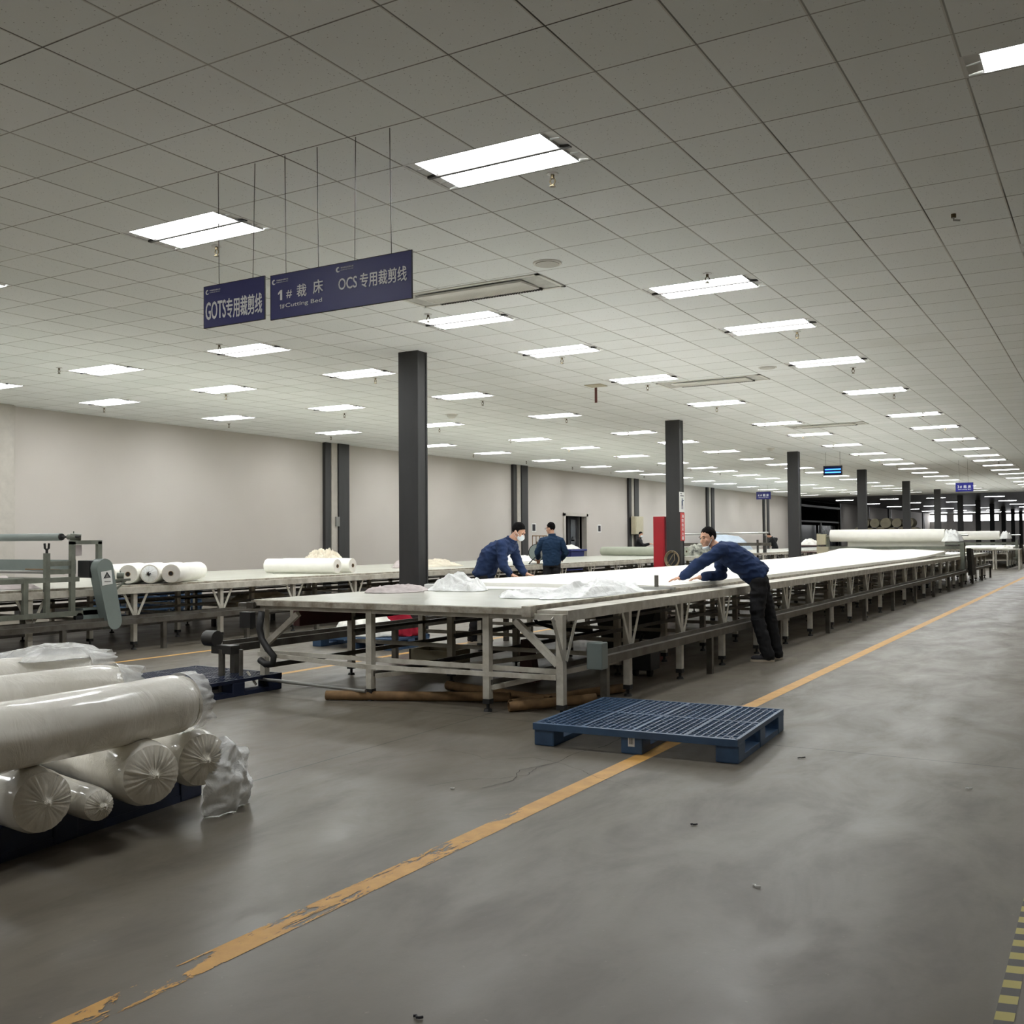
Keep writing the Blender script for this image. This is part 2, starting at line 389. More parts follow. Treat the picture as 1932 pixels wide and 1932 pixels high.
# ------------------------------------------------------------------ the room
XL, XR, YB, YC, YE = -15.127, 9.0, -13.0, 62.4, 120.0
fl = MB(); fl.span((XL - 14, YB, -0.2), (XR, YE, 0)); fl = struct(fl.build('floor', 'floor'))
LIGHT_X = [-0.6, -3.6, -7.2, -10.2, -13.2]
LIGHT_J = [-16, -7, 0, 7, 11, 16, 22, 29, 34, 40, 46, 51, 55, 60, 65, 70, 76, 82, 87, 92, 97]  # the two negative rows are unseen, added behind the camera to light the foreground
NARROW_J = [0, 7, 11, 16, 22, 29]  # only the first two come into view; the rest are added for light
# ceiling: one skin of tiles with the lamp openings left out
holes = {}
for j in LIGHT_J: holes[j] = [(x - 0.6, x + 0.6) for x in LIGHT_X]
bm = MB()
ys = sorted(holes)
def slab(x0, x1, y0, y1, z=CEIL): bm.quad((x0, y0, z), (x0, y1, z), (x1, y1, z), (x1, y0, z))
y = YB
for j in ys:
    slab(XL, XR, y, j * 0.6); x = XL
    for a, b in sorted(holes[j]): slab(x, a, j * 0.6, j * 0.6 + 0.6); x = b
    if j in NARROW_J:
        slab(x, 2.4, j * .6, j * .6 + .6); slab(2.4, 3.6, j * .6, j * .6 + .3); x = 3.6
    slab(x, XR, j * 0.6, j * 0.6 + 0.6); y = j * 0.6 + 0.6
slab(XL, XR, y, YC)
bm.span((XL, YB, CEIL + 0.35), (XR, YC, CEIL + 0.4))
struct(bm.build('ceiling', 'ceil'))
m = MB(); m.span((XL - 14, YC, CEIL - 0.02), (XR, YE, CEIL + 0.2)); struct(m.build('ceiling', 'far_ceil'))
# left wall with the doorway, gate opening further on
DY0, DY1, DZ = 29.05, 30.95, 2.38
m = MB()
for lo, hi in (((XL - .2, YB, 0), (XL, DY0, CEIL)), ((XL - .2, DY1, 0), (XL, 63.2, CEIL)), ((XL - .2, DY0, DZ), (XL, DY1, CEIL)), ((XL - .2, 75.2, 0), (XL, YE, CEIL))): m.span(lo, hi)
struct(m.build('wall_left', 'wall'))
m = MB(); m.span((XL - .2, YE, 0), (XR, YE + .2, CEIL + .2)); struct(m.build('wall_end', 'far_wall'))
m = MB(); m.span((XR, YB, 0), (XR + .2, YE, CEIL)); struct(m.build('wall_right', 'wall'))
m = MB(); m.span((XL - .2, YB - .2, 0), (XR + .2, YB, CEIL)); struct(m.build('wall_back', 'wall'))
m = MB()
for lo, hi in (((XL, YB, 0), (XL + .03, DY0 - .1, .22)), ((XL, DY1 + .1, 0), (XL + .03, 63.1, .22))): m.span(lo, hi)
struct(m.build('baseboard_left', 'steel_dark'))
# room behind the doorway and the dark gate recess
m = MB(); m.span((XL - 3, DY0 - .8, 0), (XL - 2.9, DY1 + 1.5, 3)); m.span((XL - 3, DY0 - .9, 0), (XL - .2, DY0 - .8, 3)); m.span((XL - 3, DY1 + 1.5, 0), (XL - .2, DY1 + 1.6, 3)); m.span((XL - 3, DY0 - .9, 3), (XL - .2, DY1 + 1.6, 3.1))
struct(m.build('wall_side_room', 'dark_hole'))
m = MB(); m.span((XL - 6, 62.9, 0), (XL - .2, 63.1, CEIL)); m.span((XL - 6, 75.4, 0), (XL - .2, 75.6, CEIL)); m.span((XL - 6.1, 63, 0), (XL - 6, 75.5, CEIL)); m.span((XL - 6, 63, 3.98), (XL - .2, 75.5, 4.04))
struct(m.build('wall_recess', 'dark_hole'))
m = MB(); m.span((XL - .1, 63.2, 0), (XL + .06, 63.5, CEIL)); m.span((XL - .1, 74.9, 0), (XL + .06, 75.2, CEIL)); m.span((XL - .1, 63.2, 3.55), (XL + .06, 75.2, 3.7)); m.span((XL - .12, 63.4, 2.5), (XL - .02, 75, 2.62)); m.span((XL - .12, 69, 0), (XL - .02, 69.4, 2.6))
struct(m.build('door_2', 'steel_dark'))
m = MB(); m.span((XL - .35, 63.6, .2), (XL - .3, 68.8, 2.3)); m.span((XL - .35, 69.5, .2), (XL - .3, 74.8, 2.3)); struct(m.build('door_3', 'glass_door'))
# doorway: frame, and one leaf standing open inside with its long window
m = MB()
for lo, hi in (((XL - .1, DY0 - .1, 0), (XL + .05, DY0 + .05, DZ + .05)), ((XL - .1, DY1 - .05, 0), (XL + .05, DY1 + .1, DZ + .05)), ((XL - .1, DY0 - .1, DZ - .05), (XL + .05, DY1 + .1, DZ + .08))): m.span(lo, hi)
d1 = struct(m.build('door_1', 'door_frame'))
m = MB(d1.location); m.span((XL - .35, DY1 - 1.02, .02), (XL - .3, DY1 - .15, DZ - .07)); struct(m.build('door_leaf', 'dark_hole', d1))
m = MB(d1.location); m.cyl((XL - .3, DY1 - .62, 1.35), (XL - .27, DY1 - .62, 1.35), .2, seg=20); m.span((XL - .3, DY1 - .82, 1.35), (XL - .27, DY1 - .42, 2.2)); struct(m.build('door_glass', 'glass_door', d1))
m = MB(d1.location); m.span((XL - .3, DY1 - .2, .02), (XL - .22, DY1 - .14, DZ - .07)); struct(m.build('door_edge', 'steel', d1))
# steel columns
for k in range(12):
    y = 5.739 + 9.919 * k
    m = MB((-5.38, y + .115, 0)); m.span((-5.545, y, 0), (-5.212, y + .03, CEIL)); m.span((-5.545, y + .2, 0), (-5.212, y + .23, CEIL)); m.span((-5.535, y + .02, 0), (-5.222, y + .21, CEIL))
    m.span((-5.59, y - .05, 0), (-5.17, y + .28, .03))
    struct(m.build('column', 'column'))
for k in range(-1, 11):
    y = 16.086 + 9.919 * k - .95
    if 62 < y < 76: continue
    o = (XL, y + .5, 0)
    m = MB(o); m.span((XL, y, 0), (XL + .10, y + .22, CEIL)); m.span((XL, y + .48, 0), (XL + .16, y + .92, CEIL))
    col = struct(m.build('column', 'column' if k >= 0 else 'door_frame'))
    m = MB(o); m.span((XL, y + .23, 0), (XL + .12, y + .47, CEIL)); m.span((XL, y + .92, 0), (XL + .05, y + 1.02, CEIL)); struct(m.build('column_panel', 'door_frame', col))
    if k == 0:
        m = MB(o); m.box((XL + .14, y + .44, 1.95), (.05, .14, .26)); struct(m.build('column_bracket', 'steel', col))
# end wall: bright windows over grey panels
win = 0
for x in (-14.3, -11.6, -8.9, -6.2, -3.5):
    win += 1
    m = MB((x, YE, 0)); m.span((x - .95, YE - .06, 3.15), (x + .95, YE - .02, 3.85)); wv = struct(m.build('window_%d' % win, 'daylight'))
    m = MB((x, YE, 0))
    for a in (-1.0, 1.0): m.span((x + a - .05, YE - .1, 2.7), (x + a + .05, YE, 3.92))
    m.span((x - 1, YE - .1, 3.08), (x + 1, YE, 3.16)); m.span((x - 1, YE - .1, 3.84), (x + 1, YE, 3.92)); struct(m.build('window_frame', 'white_metal', wv))
    m = MB(); m.span((x - 1.1, YE - .08, .4), (x + 1.1, YE - .01, 3.0)); struct(m.build('trim_%d' % win, 'far_wall'))

# floor paint, tape, cracks
def strip(name, x0, x1, y0, y1, m, z=.0015):
    b = MB(((x0 + x1) / 2, 0, z)); n = 60
    for i in range(n):
        a = y0 + (y1 - y0) * i / n; c = y0 + (y1 - y0) * (i + 1) / n
        b.quad((x0, a, z), (x1, a, z), (x1, c, z), (x0, c, z))
    o = b.build(name, m); o['kind'] = 'structure'; return o
strip('floor_marking', .345, .465, -8, 60, 'yellow')
strip('floor_marking', -4.70, -4.60, -3, 60, 'yellow2')
strip('floor_marking', -7.20, -7.11, -8, 60, 'yellow2')
strip('floor_marking', 2.748, 2.80, -8, 12, 'hazard')
def crack(pts, wd):
    b = MB((pts[0][0], pts[0][1], 0)); P = []
    for i in range(len(pts) - 1):
        a = V(*pts[i]); c = V(*pts[i + 1])
        for k in range(6):
            t = k / 6; P.append(a.lerp(c, t) + V(random.uniform(-1, 1), random.uniform(-1, 1)) * .008 * (0 if k == 0 else 1))
    P.append(V(*pts[-1]))
    for i in range(len(P) - 1):
        d = (P[i + 1] - P[i]); n = V(-d.y, d.x).normalized() * wd * random.uniform(.4, 1)
        b.quad((*(P[i] - n), .003), (*(P[i + 1] - n), .003), (*(P[i + 1] + n), .003), (*(P[i] + n), .003))
    o = b.build('floor_crack', 'crack', fl); return struct(o)
crack([(.40, -3.75), (.38, -3.45), (.45, -3.1), (.42, -2.75), (.47, -2.45), (.56, -2.2), (.58, -1.9), (.67, -1.55), (.72, -1.2), (.72, -.9), (.84, -.6), (.95, -.4)], .003)
crack([(2.72, -1.3), (2.5, -1.25), (2.3, -1.45), (2.1, -1.35), (1.85, -1.3), (1.75, -1.6), (1.62, -1.75), (1.6, -2.0)], .0018)
crack([(2.02, -2.2), (1.98, -2.4), (2.03, -2.6), (1.93, -2.75), (1.78, -2.85), (1.66, -3.1)], .0025)
crack([(1.35, .55), (1.6, .42), (1.75, .3), (2.0, .2)], .0015)
crack([(1.32, 2.9), (1.22, 2.6), (1.32, 2.35), (1.26, 2.1)], .003)

# ------------------------------------------------------------------ ceiling lamps
ROWN = {-0.6: 'row over the near table edge', -3.6: 'row over the near table middle', -7.2: 'row over the aisle behind the columns',
        -10.2: 'row over the far cutting table', -13.2: 'row beside the white left wall'}
def make_lamp(wid=True):
    d = .6 if wid else .3
    t = thing('ceiling_light', 'x', 'ceiling light')
    b = MB()
    b.span((-.6, -d / 2, 0), (.6, -d / 2 + .016, .055)); b.span((-.6, d / 2 - .016, 0), (.6, d / 2, .055)); b.span((-.6, -d / 2, 0), (-.584, d / 2, .055)); b.span((.584, -d / 2, 0), (.6, d / 2, .055)); b.span((-.6, -d / 2, .055), (.6, d / 2, .07))
    b.build('frame', 'white_metal', t)
    if wid:
        b = MB(); b.span((-.584, -.016, -.008), (.584, .016, .05)); b.build('centre_bar', 'steel_dark', t)
    bays = ((-.284, -.014), (.014, .284)) if wid else ((-.134, .134),)
    for y0, y1 in bays:
        b = MB(); b.span((-.50, y0 + .006, .012), (.50, y1 - .006, .02)); b.build('lamp_panel', 'lamp', t)
        ym = (y0 + y1) / 2                 # louvre cells at the two ends
        for sx in (-1, 1):
            b = MB()
            for (a, c) in ((y0, ym), (ym, y1)):
                b.box((sx * .545, (a + c) / 2, .014), (.08, c - a - .012, .004), rot=Matrix.Rotation(sx * .12, 3, 'Y'))
            b.span((sx * .545 - .04, ym - .003, .002), (sx * .545 + .04, ym + .003, .03)); b.span((sx * .503 - .003, y0 + .004, .000), (sx * .503 + .003, y1 - .004, .03))
            b.build('louvre', 'white_metal', t)
    return t
proto = make_lamp(); first = True
for x in LIGHT_X:
    for n, j in enumerate(LIGHT_J):
        if x == -13.2 and j < 0: continue
        o = proto if first else dup(proto); first = False
        place(o, (x, j * .6 + .3, CEIL), 'flush twin ceiling light, %s from the camera end, %s' % (ORD[n], ROWN[x]))
        o['group'] = 'twin ceiling lights'
pn = make_lamp(False)
for n, j in enumerate(NARROW_J):
    o = pn if n == 0 else dup(pn)
    place(o, (3.0, j * .6 + .45, CEIL), 'narrow single ceiling light over the open floor, %s from the camera end' % ORD[n]); o['group'] = 'narrow ceiling lights'
# lamps under the dark far ceiling
FARN = {k: v.replace('row', 'line') for k, v in ROWN.items()}
pf = thing('batten_light', 'x', 'ceiling light')
b = MB(); b.span((-.62, -.09, -.02), (.62, .09, .0)); b.build('body', 'white_metal', pf)
b = MB(); b.span((-.58, -.07, -.03), (.58, .07, -.021)); b.build('lamp_panel', 'lamp', pf)
first = True
for x in (-0.6, -3.6, -7.2, -10.2, -13.2):
    for n in range(6):
        o = pf if first else dup(pf); first = False
        place(o, (x, 68 + n * 9.4, CEIL - .02), 'small light under dark far ceiling, %s of the %s' % (ORD[n], FARN[x])); o['group'] = 'lights under the dark far ceiling'
# ------------------------------------------------------------------ sprinklers, speakers, vents
def sprinkler():
    t = thing('sprinkler_head', 'x', 'sprinkler')
    b = MB(); b.cyl((0, 0, -.008), (0, 0, 0), .045, seg=20); b.build('escutcheon', 'white_metal', t)
    b = MB(); b.cyl((0, 0, -.035), (0, 0, -.005), .014, seg=10)
    for s in (-1, 1): b.tube([(s * .01, 0, -.03), (s * .022, 0, -.055), (s * .008, 0, -.085)], .005, 6)
    b.cyl((0, 0, -.09), (0, 0, -.078), .008, seg=8); b.build('yoke', 'brass', t)
    b = MB(); b.cyl((0, 0, -.094), (0, 0, -.09), .024, seg=14); b.build('deflector', 'brass', t)
    return t
ps = sprinkler(); first = True
SX = {-0.37: 'over the near table edge', -3.78: 'over the near table middle', -7.2: 'over the aisle beyond the columns', -10.58: 'over the far cutting table', -13.9: 'beside the white left wall'}
for x in SX:
    for n, y in enumerate((.7, 3.97, 7.33, 10.6, 14.05, 17.35, 20.7, 24.0, 27.4, 30.7, 34.0)):
        if n == 3 and x == -3.78: y = 10.5
        o = ps if first else dup(ps); first = False
        place(o, (x, y, CEIL), 'small brass sprinkler head, %s from the camera end, line %s' % (ORD[n], SX[x])); o['group'] = 'sprinkler heads'
t = thing('ceiling_hook', 'small bent metal stub hanging alone from a right-hand ceiling tile', 'hook', (2.0, 3.25, CEIL))
b = MB(t.location); b.cyl((2.0, 3.25, CEIL - .03), (2.0, 3.25, CEIL), .02); b.build('base', 'brass', t)
b = MB(t.location); b.tube([(2.0, 3.25, CEIL - .02), (2.0, 3.25, CEIL - .05), (2.05, 3.25, CEIL - .06)], .008); b.build('hook', 'steel', t)
def speaker(loc, label, dome=False):
    t = thing('ceiling_speaker' if not dome else 'dome_detector', label, 'speaker' if not dome else 'smoke detector', loc)
    b = MB(); b.cyl((0, 0, -.012), (0, 0, 0), .135, .14, 32); b.build('rim', 'vent', t, smooth='auto')
    b = MB()
    if dome: b.ell((0, 0, -.012), (.11, .11, .075)); b.build('dome', 'vent', t, smooth=True)
    else:
        b.cyl((0, 0, -.018), (0, 0, -.012), .115, seg=32); b.build('grille', mat('speaker_grille', (204, 202, 194), .6, var=.05, scale=60), t)
    return t
speaker((-1.54, 2.77, CEIL), 'round flat ceiling speaker in a tile beside the nearest vent', False)
speaker((-1.5, 9.85, CEIL), 'round flat ceiling speaker above the second vent', False)
speaker((-8.88, 12.04, CEIL), 'white dome detector on the ceiling just right of the nearest column', True)
speaker((-5.6, 24.0, CEIL), 'white dome detector on the ceiling between two distant column tops', True)
def vent(y, label):
    t = thing('ceiling_vent', label, 'air vent', (-2.7, y, CEIL), group='air vents')
    b = MB()
    for lo, hi in (((-.9, -.3, -.012), (.9, -.26, 0)), ((-.9, .26, -.012), (.9, .3, 0)), ((-.9, -.3, -.012), (-.86, .3, 0)), ((.86, -.3, -.012), (.9, .3, 0))): b.span(lo, hi)
    b.build('frame', 'vent', t)
    b = MB(); b.box((0, -.02, -.02), (1.3, .4, .02), rot=Matrix.Rotation(math.radians(2), 3, 'X')); b.build('louvre_panel', 'vent', t)
    b = MB()
    for i in range(60): b.box((-.62 + i * .021, -.02, -.0315), (.004, .38, .003))
    b.build('ribs', 'vent', t)
    b = MB()
    for i in range(38): b.span((-.62 + i * .034, .2, -.028), (-.6 + i * .034, .24, -.004))
    b.build('slot', 'vent_dark', t)
    b = MB(); b.span((-.86, -.27, -.003), (.86, -.22, -.001)); b.span((-.86, -.27, -.003), (-.66, .26, -.001)); b.span((.66, -.27, -.003), (.86, .26, -.001)); b.build('recess', mat('vent_grey', (206, 206, 199), .6), t)
    return t
vent(3.35, 'long ivory slotted ceiling vent nearest the camera, above the blue signs')
vent(10.72, 'long ivory slotted ceiling vent, second along the ceiling, above column tops')
vent(18.65, 'long ivory slotted ceiling vent, third and farthest along the ceiling')
t = thing('hanging_tag', 'small brown tag dangling from a brown square ceiling plate', 'tag', (-4.55, 10.05, CEIL))
b = MB(t.location); b.box((-4.55, 10.05, CEIL - .006), (.3, .3, .012)); b.build('plate', 'cream_box', t)
b = MB(t.location); b.box((-4.55, 10.05, CEIL - .17), (.04, .02, .26)); b.build('tag_strip', 'maroon', t)

# ------------------------------------------------------------------ hanging signs
def logo(t, frame, at, r):
    """round white emblem with a dark crescent bitten out of it"""
    o0, rx, uy = (Vector(q) for q in frame); nz = rx.cross(uy); b = MB(t.location)
    P = []
    for i in range(20): a = PI * .35 + 2 * PI * .72 * i / 19; P.append((math.cos(a) * r, math.sin(a) * r))
    for i in range(20): a = PI * .35 + 2 * PI * .72 * (19 - i) / 19; P.append((math.cos(a) * r * .55 + r * .25, math.sin(a) * r * .55 - r * .05))
    pts = [o0 + rx * (at[0] + p[0]) + uy * (at[1] + p[1]) + nz * .001 for p in P]
    n = len(pts) // 2
    for i in range(n - 1):
        b.quad(pts[i], pts[i + 1], pts[len(pts) - 2 - i], pts[len(pts) - 1 - i])
    b.build('logo', 'letter', t)
def sign(name, label, x0, x1, z0, z1, y, wires, lines, board='sign', group=None, logos=(), slant=0.0, small=True):
    loc = ((x0 + x1) / 2, y, z0)
    t = thing(name, label, 'sign', loc, group=group)
    b = MB(loc); b.span((x0, y, z0), (x1, y + .008, z1)); b.build('board', board, t)
    b = MB(loc)
    for lo, hi in (((x0 - .004, y - .001, z0 - .004), (x1 + .004, y + .009, z0)), ((x0 - .004, y - .001, z1), (x1 + .004, y + .009, z1 + .004)), ((x0 - .004, y - .001, z0), (x0, y + .009, z1)), ((x1, y - .001, z0), (x1 + .004, y + .009, z1))): b.span(lo, hi)
    b.build('edging', 'ink_black', t)
    fr = ((x0, y - .001, z0), (1, 0, 0), (0, 0, 1))
    for s, w_, h_, at, bold in lines: text(s, t, 'lettering', 'letter', fr, w_, h_, at, bold)
    for lx, lz in logos:
        logo(t, fr, (lx, lz), .018)
        text('华纺股份有限公司', t, 'lettering', 'letter', fr, .105, .011, (lx + .024, lz + .003), .02)
        text('HUAFANG CO.,LTD', t, 'lettering', 'letter', fr, .105, .007, (lx + .024, lz - .010), .01)
    for xa, xb in wires:
        b = MB(loc); b.tube([(xa, y + .004, z1 - .01), (xb, y + .004, CEIL)], .0028, 6); b.build('wire', 'wire', t)
    return t
sign('hanging_sign', 'small dark blue hanging sign with big condensed white lettering, left of its pair', -2.548, -1.958, 2.965, 3.262, -.58, [(-2.40, -2.41), (-2.07, -2.05)],
     [('GOTS', .20, .125, (.02, .055), .03), ('专用裁剪线', .345, .14, (.225, .045), .03)], logos=[(.035, .255)])
sign('hanging_sign', 'wide dark blue hanging sign with spaced white lettering, right of its pair', -1.897, -.70, 2.95, 3.252, -.58, [(-1.76, -1.77), (-1.47, -1.48), (-1.16, -1.15), (-.86, -.87)],
     [('1', .036, .068, (.07, .125), .03), ('#', .05, .055, (.145, .13), .02), ('裁', .085, .085, (.24, .125), .03), ('床', .085, .09, (.385, .13), .03), ('1', .013, .031, (.085, .064), .01), ('#', .022, .031, (.106, .064), .015), ('Cutting Bed', .325, .036, (.137, .06), .02),
      ('OCS', .155, .075, (.605, .125), .03), ('专用裁剪线', .375, .095, (.785, .115), .03)], logos=[(.03, .255), (.60, .262)])
sign('hanging_sign', 'small bright blue hanging sign far above the aisle, near the open column row', -1.62, -1.06, 2.98, 3.28, 32.6, [(-1.5, -1.51), (-1.22, -1.23)],
     [('3', .05, .09, (.06, .12), .03), ('#', .06, .08, (.14, .12), .03), ('裁', .1, .1, (.25, .115), .03), ('床', .1, .1, (.39, .115), .03), ('3#Cutting Bed', .42, .035, (.07, .05), .02)], 'sign_far')
sign('hanging_sign', 'small blue hanging sign far off before the white wall and its dark post', -12.26, -11.54, 3.35, 3.72, 44.3, [(-12.1, -12.1), (-11.7, -11.7)],
     [('4', .07, .11, (.08, .14), .03), ('#', .08, .09, (.2, .15), .03), ('裁', .13, .13, (.33, .13), .03), ('床', .13, .13, (.5, .13), .03), ('4#Cutting Bed', .5, .04, (.1, .06), .02)])
# insect lamp with two blue tubes
t = thing('insect_lamp', 'hanging black-framed lamp with two glowing blue tubes under the distant ceiling', 'insect lamp', (-4.38, 26.5, 3.35))
b = MB(t.location)
for lo, hi in (((-4.66, 26.45, 3.35), (-4.63, 26.55, 3.64)), ((-4.13, 26.45, 3.35), (-4.10, 26.55, 3.64)), ((-4.66, 26.45, 3.61), (-4.10, 26.55, 3.64)), ((-4.66, 26.45, 3.35), (-4.10, 26.55, 3.37)), ((-4.66, 26.54, 3.36), (-4.10, 26.55, 3.63))): b.span(lo, hi)
b.build('frame', 'ink_black', t)
for z in (3.44, 3.53):
    b = MB(t.location); b.cyl((-4.62, 26.5, z), (-4.14, 26.5, z), .018); b.build('tube', 'uv', t)
for x in (-4.6, -4.16):
    b = MB(t.location); b.tube([(x, 26.5, 3.64), (x, 26.5, CEIL)], .004, 6); b.build('chain', 'wire', t)
# things on the second column
t = thing('fire_cabinet', 'tall narrow red steel cabinet standing against a dark column', 'fire cabinet', (-5.73, 15.85, 0))
b = MB(t.location); b.span((-5.87, 15.68, .05), (-5.6, 16.0, 1.92), bev=.006); b.build('body', 'red', t)
b = MB(t.location); b.span((-5.85, 15.668, .3), (-5.62, 15.68, 1.85)); b.build('door', 'red', t)
b = MB(t.location); b.span((-5.86, 15.69, 0), (-5.61, 15.99, .05)); b.build('plinth', 'ink_black', t)
o = MB((-5.208, 15.78, 1.4)); o.span((-5.212, 15.655, 1.37), (-5.206, 15.905, 2.0)); rs = o.build('wall_sign', 'red_sign'); tag(rs, 'red vertical sign with white characters on the second column', 'sign')
for i, ch in enumerate('消防栓灭火器'):
    tt = text(ch, rs, 'lettering', 'letter', ((-5.204, 15.655, 1.37), (0, 1, 0), (0, 0, 1)), .12, .075, (.065, .51 - i * .097), .04)
o = MB((-5.207, 15.78, 2.0)); o.span((-5.212, 15.6, 2.01), (-5.205, 15.92, 2.46)); pp = o.build('poster', 'paper'); tag(pp, 'white paper poster with a grey figure above a red column sign', 'poster')
b = MB(pp.location)
for c, s in (((-5.204, 15.77, 2.29), (.002, .05, .06)), ((-5.204, 15.77, 2.21), (.002, .09, .11)), ((-5.204, 15.81, 2.27), (.002, .1, .02)), ((-5.204, 15.74, 2.12), (.002, .03, .09)), ((-5.204, 15.80, 2.12), (.002, .03, .09))): b.box(c, s)
b.build('figure', 'ink', pp)
b = MB(pp.location)
for z, wd in ((2.42, .09), (2.375, .2)): b.box((-5.204, 15.66 + wd / 2, z), (.002, wd, .018))
b.build('print_line', 'ink_black', pp)
t = thing('hose_coil', 'beige hose coiled on the dark column face beside the red cabinet', 'hose', (-5.38, 15.6, .8))
b = MB(t.location)
for k in range(4):
    r = .155 + k * .012; b.tube([(-5.39 + r * math.cos(2 * PI * i / 28) * .9, 15.62 - k * .014, .96 + r * math.sin(2 * PI * i / 28)) for i in range(28)], .01, 6, True)
b.tube([(-5.5, 15.6, .85), (-5.4, 15.6, 1.02), (-5.34, 15.6, 1.1), (-5.33, 15.6, .95), (-5.42, 15.6, .84)], .01, 6)
b.build('hose', 'hose', t, smooth=True)
b = MB(t.location); b.cyl((-5.38, 15.655, 1.13), (-5.38, 15.58, 1.13), .012); b.build('hook', 'steel', t)
# on the left wall
for y, lab in ((26.65, 'small white notice with dark print on the wall beside the trolley'), (32.15, 'small white notice with dark print on the wall right of the doorway')):
    p = MB((XL, y, 1.73)); p.span((XL, y - .17, 1.70), (XL + .01, y + .17, 2.02)); p = p.build('notice', 'paper'); tag(p, lab, 'notice')
    b = MB(p.location); b.span((XL + .01, y - .11, 1.74), (XL + .013, y + .11, 1.98)); b.build('print', 'ink_black', p)
t = thing('electrical_box', 'tall beige electrical box fixed to a dark wall post', 'electrical box', (XL + .25, 35.4, 1.62))
b = MB(t.location); b.span((XL + .165, 35.0, 1.62), (XL + .38, 35.85, 2.4), bev=.01); b.build('body', 'cream_box', t)
b = MB(t.location); b.span((XL + .38, 35.05, 1.66), (XL + .395, 35.8, 2.36)); b.build('door', 'cream_box', t)
b = MB(t.location); b.cyl((XL + .2, 35.4, 1.0), (XL + .2, 35.4, 1.64), .05); b.build('conduit', 'steel_dark', t)

# ------------------------------------------------------------------ cutting tables
def leg_mesh(x, y, top, brace, m='frame', pad=True):
    b = MB((x, y, 0)); b.box((x, y, (.09 + top) / 2), (.062, .062, top - .09)); return b
def cutting_table(label, x0, x1, y0, y1, top, leg_x, brace_x, pitch, ny, ledge, brace_every=1, body='frame', details=True):
    """long flat bed on rows of square legs; legs at brace_x carry a V brace under the edge"""
    loc = ((x0 + x1) / 2, y0, 0); t = thing('cutting_table', label, 'cutting table', loc)
    b = MB(loc); b.span((x0, y0, top - .03), (x1, y1, top)); b.build('table_top', 'board', t)
    b = MB(loc)                                       # edge channel round the bed
    b.span((x0 - .03, y0 - .03, top - .055), (x1, y0, top - .004)); b.span((x0 - .03, y0 - .03, top - .055), (x0, y1, top - .004)); b.span((x1 - .02, y0 - .02, top - .06), (x1 + .012, y1, top + .006))
    b.build('edge_channel', 'edge', t)
    if ledge:
        b = MB(loc); b.span((x1 + .03, y0 + .11, top - .045), (x1 + ledge - .02, y1, top - .021)); b.span((x1 + ledge - .02, y0 + .1, top - .105), (x1 + ledge, y1, top - .02)); b.span((x1 + .014, y0 + .098, top - .1), (x1 + ledge - .021, y0 + .108, top - .024))
        b.build('side_ledge', 'frame', t)
    b = MB(loc)
    for x in leg_x: b.span((x - .03, y0 + .02, top - .09), (x + .03, y1, top - .05))
    for i in range(ny):
        y = y0 + .05 + i * pitch
        b.span((leg_x[0], y - .025, top - .095), (leg_x[-1], y + .025, top - .05))
    b.build('under_frame', body, t)
    n = 0; extra = MB(loc); has_extra = False
    mesh = {}
    for i in range(ny):
        y = y0 + .05 + i * pitch
        for x in leg_x:
            br = x == brace_x and i % brace_every == 0
            if n < 100:
                key = br; lt = top - .06
                if key not in mesh:
                    q = MB(); q.box((0, 0, (.1 + lt) / 2), (.062, .062, lt - .1)); lg = q.build('leg', body, t)
                    q = MB(); q.box((0, 0, .085), (.066, .066, .04)); q.cyl((0, 0, .02), (0, 0, .07), .014, seg=8); q.cyl((0, 0, 0), (0, 0, .022), .038, .03, 12); q.build('levelling_foot', 'black', lg)
                    if br:
                        q = MB()
                        for s in (-1, 1): q.beam((.036, s * .02, lt - .36), (.036, s * .21, lt + .0), .008, .036)
                        q.build('brace', body, lg)
                    mesh[key] = lg
                else:
                    lg = dup(mesh[key], t)
                lg.location = (x - loc[0], y - loc[1], 0)
            else:
                extra.box((x, y, lt / 2), (.062, .062, lt)); has_extra = True
            n += 1
    if has_extra: e = extra.build('leg', body, t); e['kind'] = 'stuff'
    b = MB(loc)                                       # rails between the legs
    for i in range(ny):
        y = y0 + .05 + i * pitch
        b.beam((leg_x[0], y + .035, .36), (leg_x[-1], y + .035, .36), .02, .04)
    b.build('cross_rail', body, t)
    b = MB(loc)
    for x in leg_x[:-1]:
        b.beam((x + .035, y0 + .05, .24), (x + .035, y1 - .1, .24), .025, .045)
        b.beam((x + .035, y0 + .05 + pitch, .47), (x + .035, y1 - .1, .47), .02, .035)
        b.beam((x + .035, y0 + .05 + pitch, .60), (x + .035, y1 - .1, .60), .02, .03)
    b.build('long_rail', 'rail', t)
    return t
def machine_rail(label, x, y0, y1, z, pitch, endbox=True):
    loc = (x, y0, 0); t = thing('machine_rail', label, 'rail', loc)
    b = MB(loc); b.span((x - .035, y0, z - .04), (x + .035, y1, z + .03)); b.span((x - .035, y0, z + .03), (x - .02, y1, z + .07)); b.build('channel', 'rail', t)
    y = y0 + .12
    while y < y1:
        b = MB(loc); b.span((x - .03, y - .03, 0), (x + .03, y + .03, z - .04)); b.build('post', 'rail', t); y += pitch
    if endbox:
        b = MB(loc); b.span((x - .08, y0 - .06, z - .07), (x + .06, y0 + .06, z + .15), bev=.01); b.build('end_box', 'machine2', t)
    return t
T1 = cutting_table('long pale cutting table in the middle, half under white cloth, nearest the camera', -4.0, -.99, 1.40, 33.2, .87, [-3.93, -2.65, -1.42, -.73], -.73, 1.285, 25, .30)
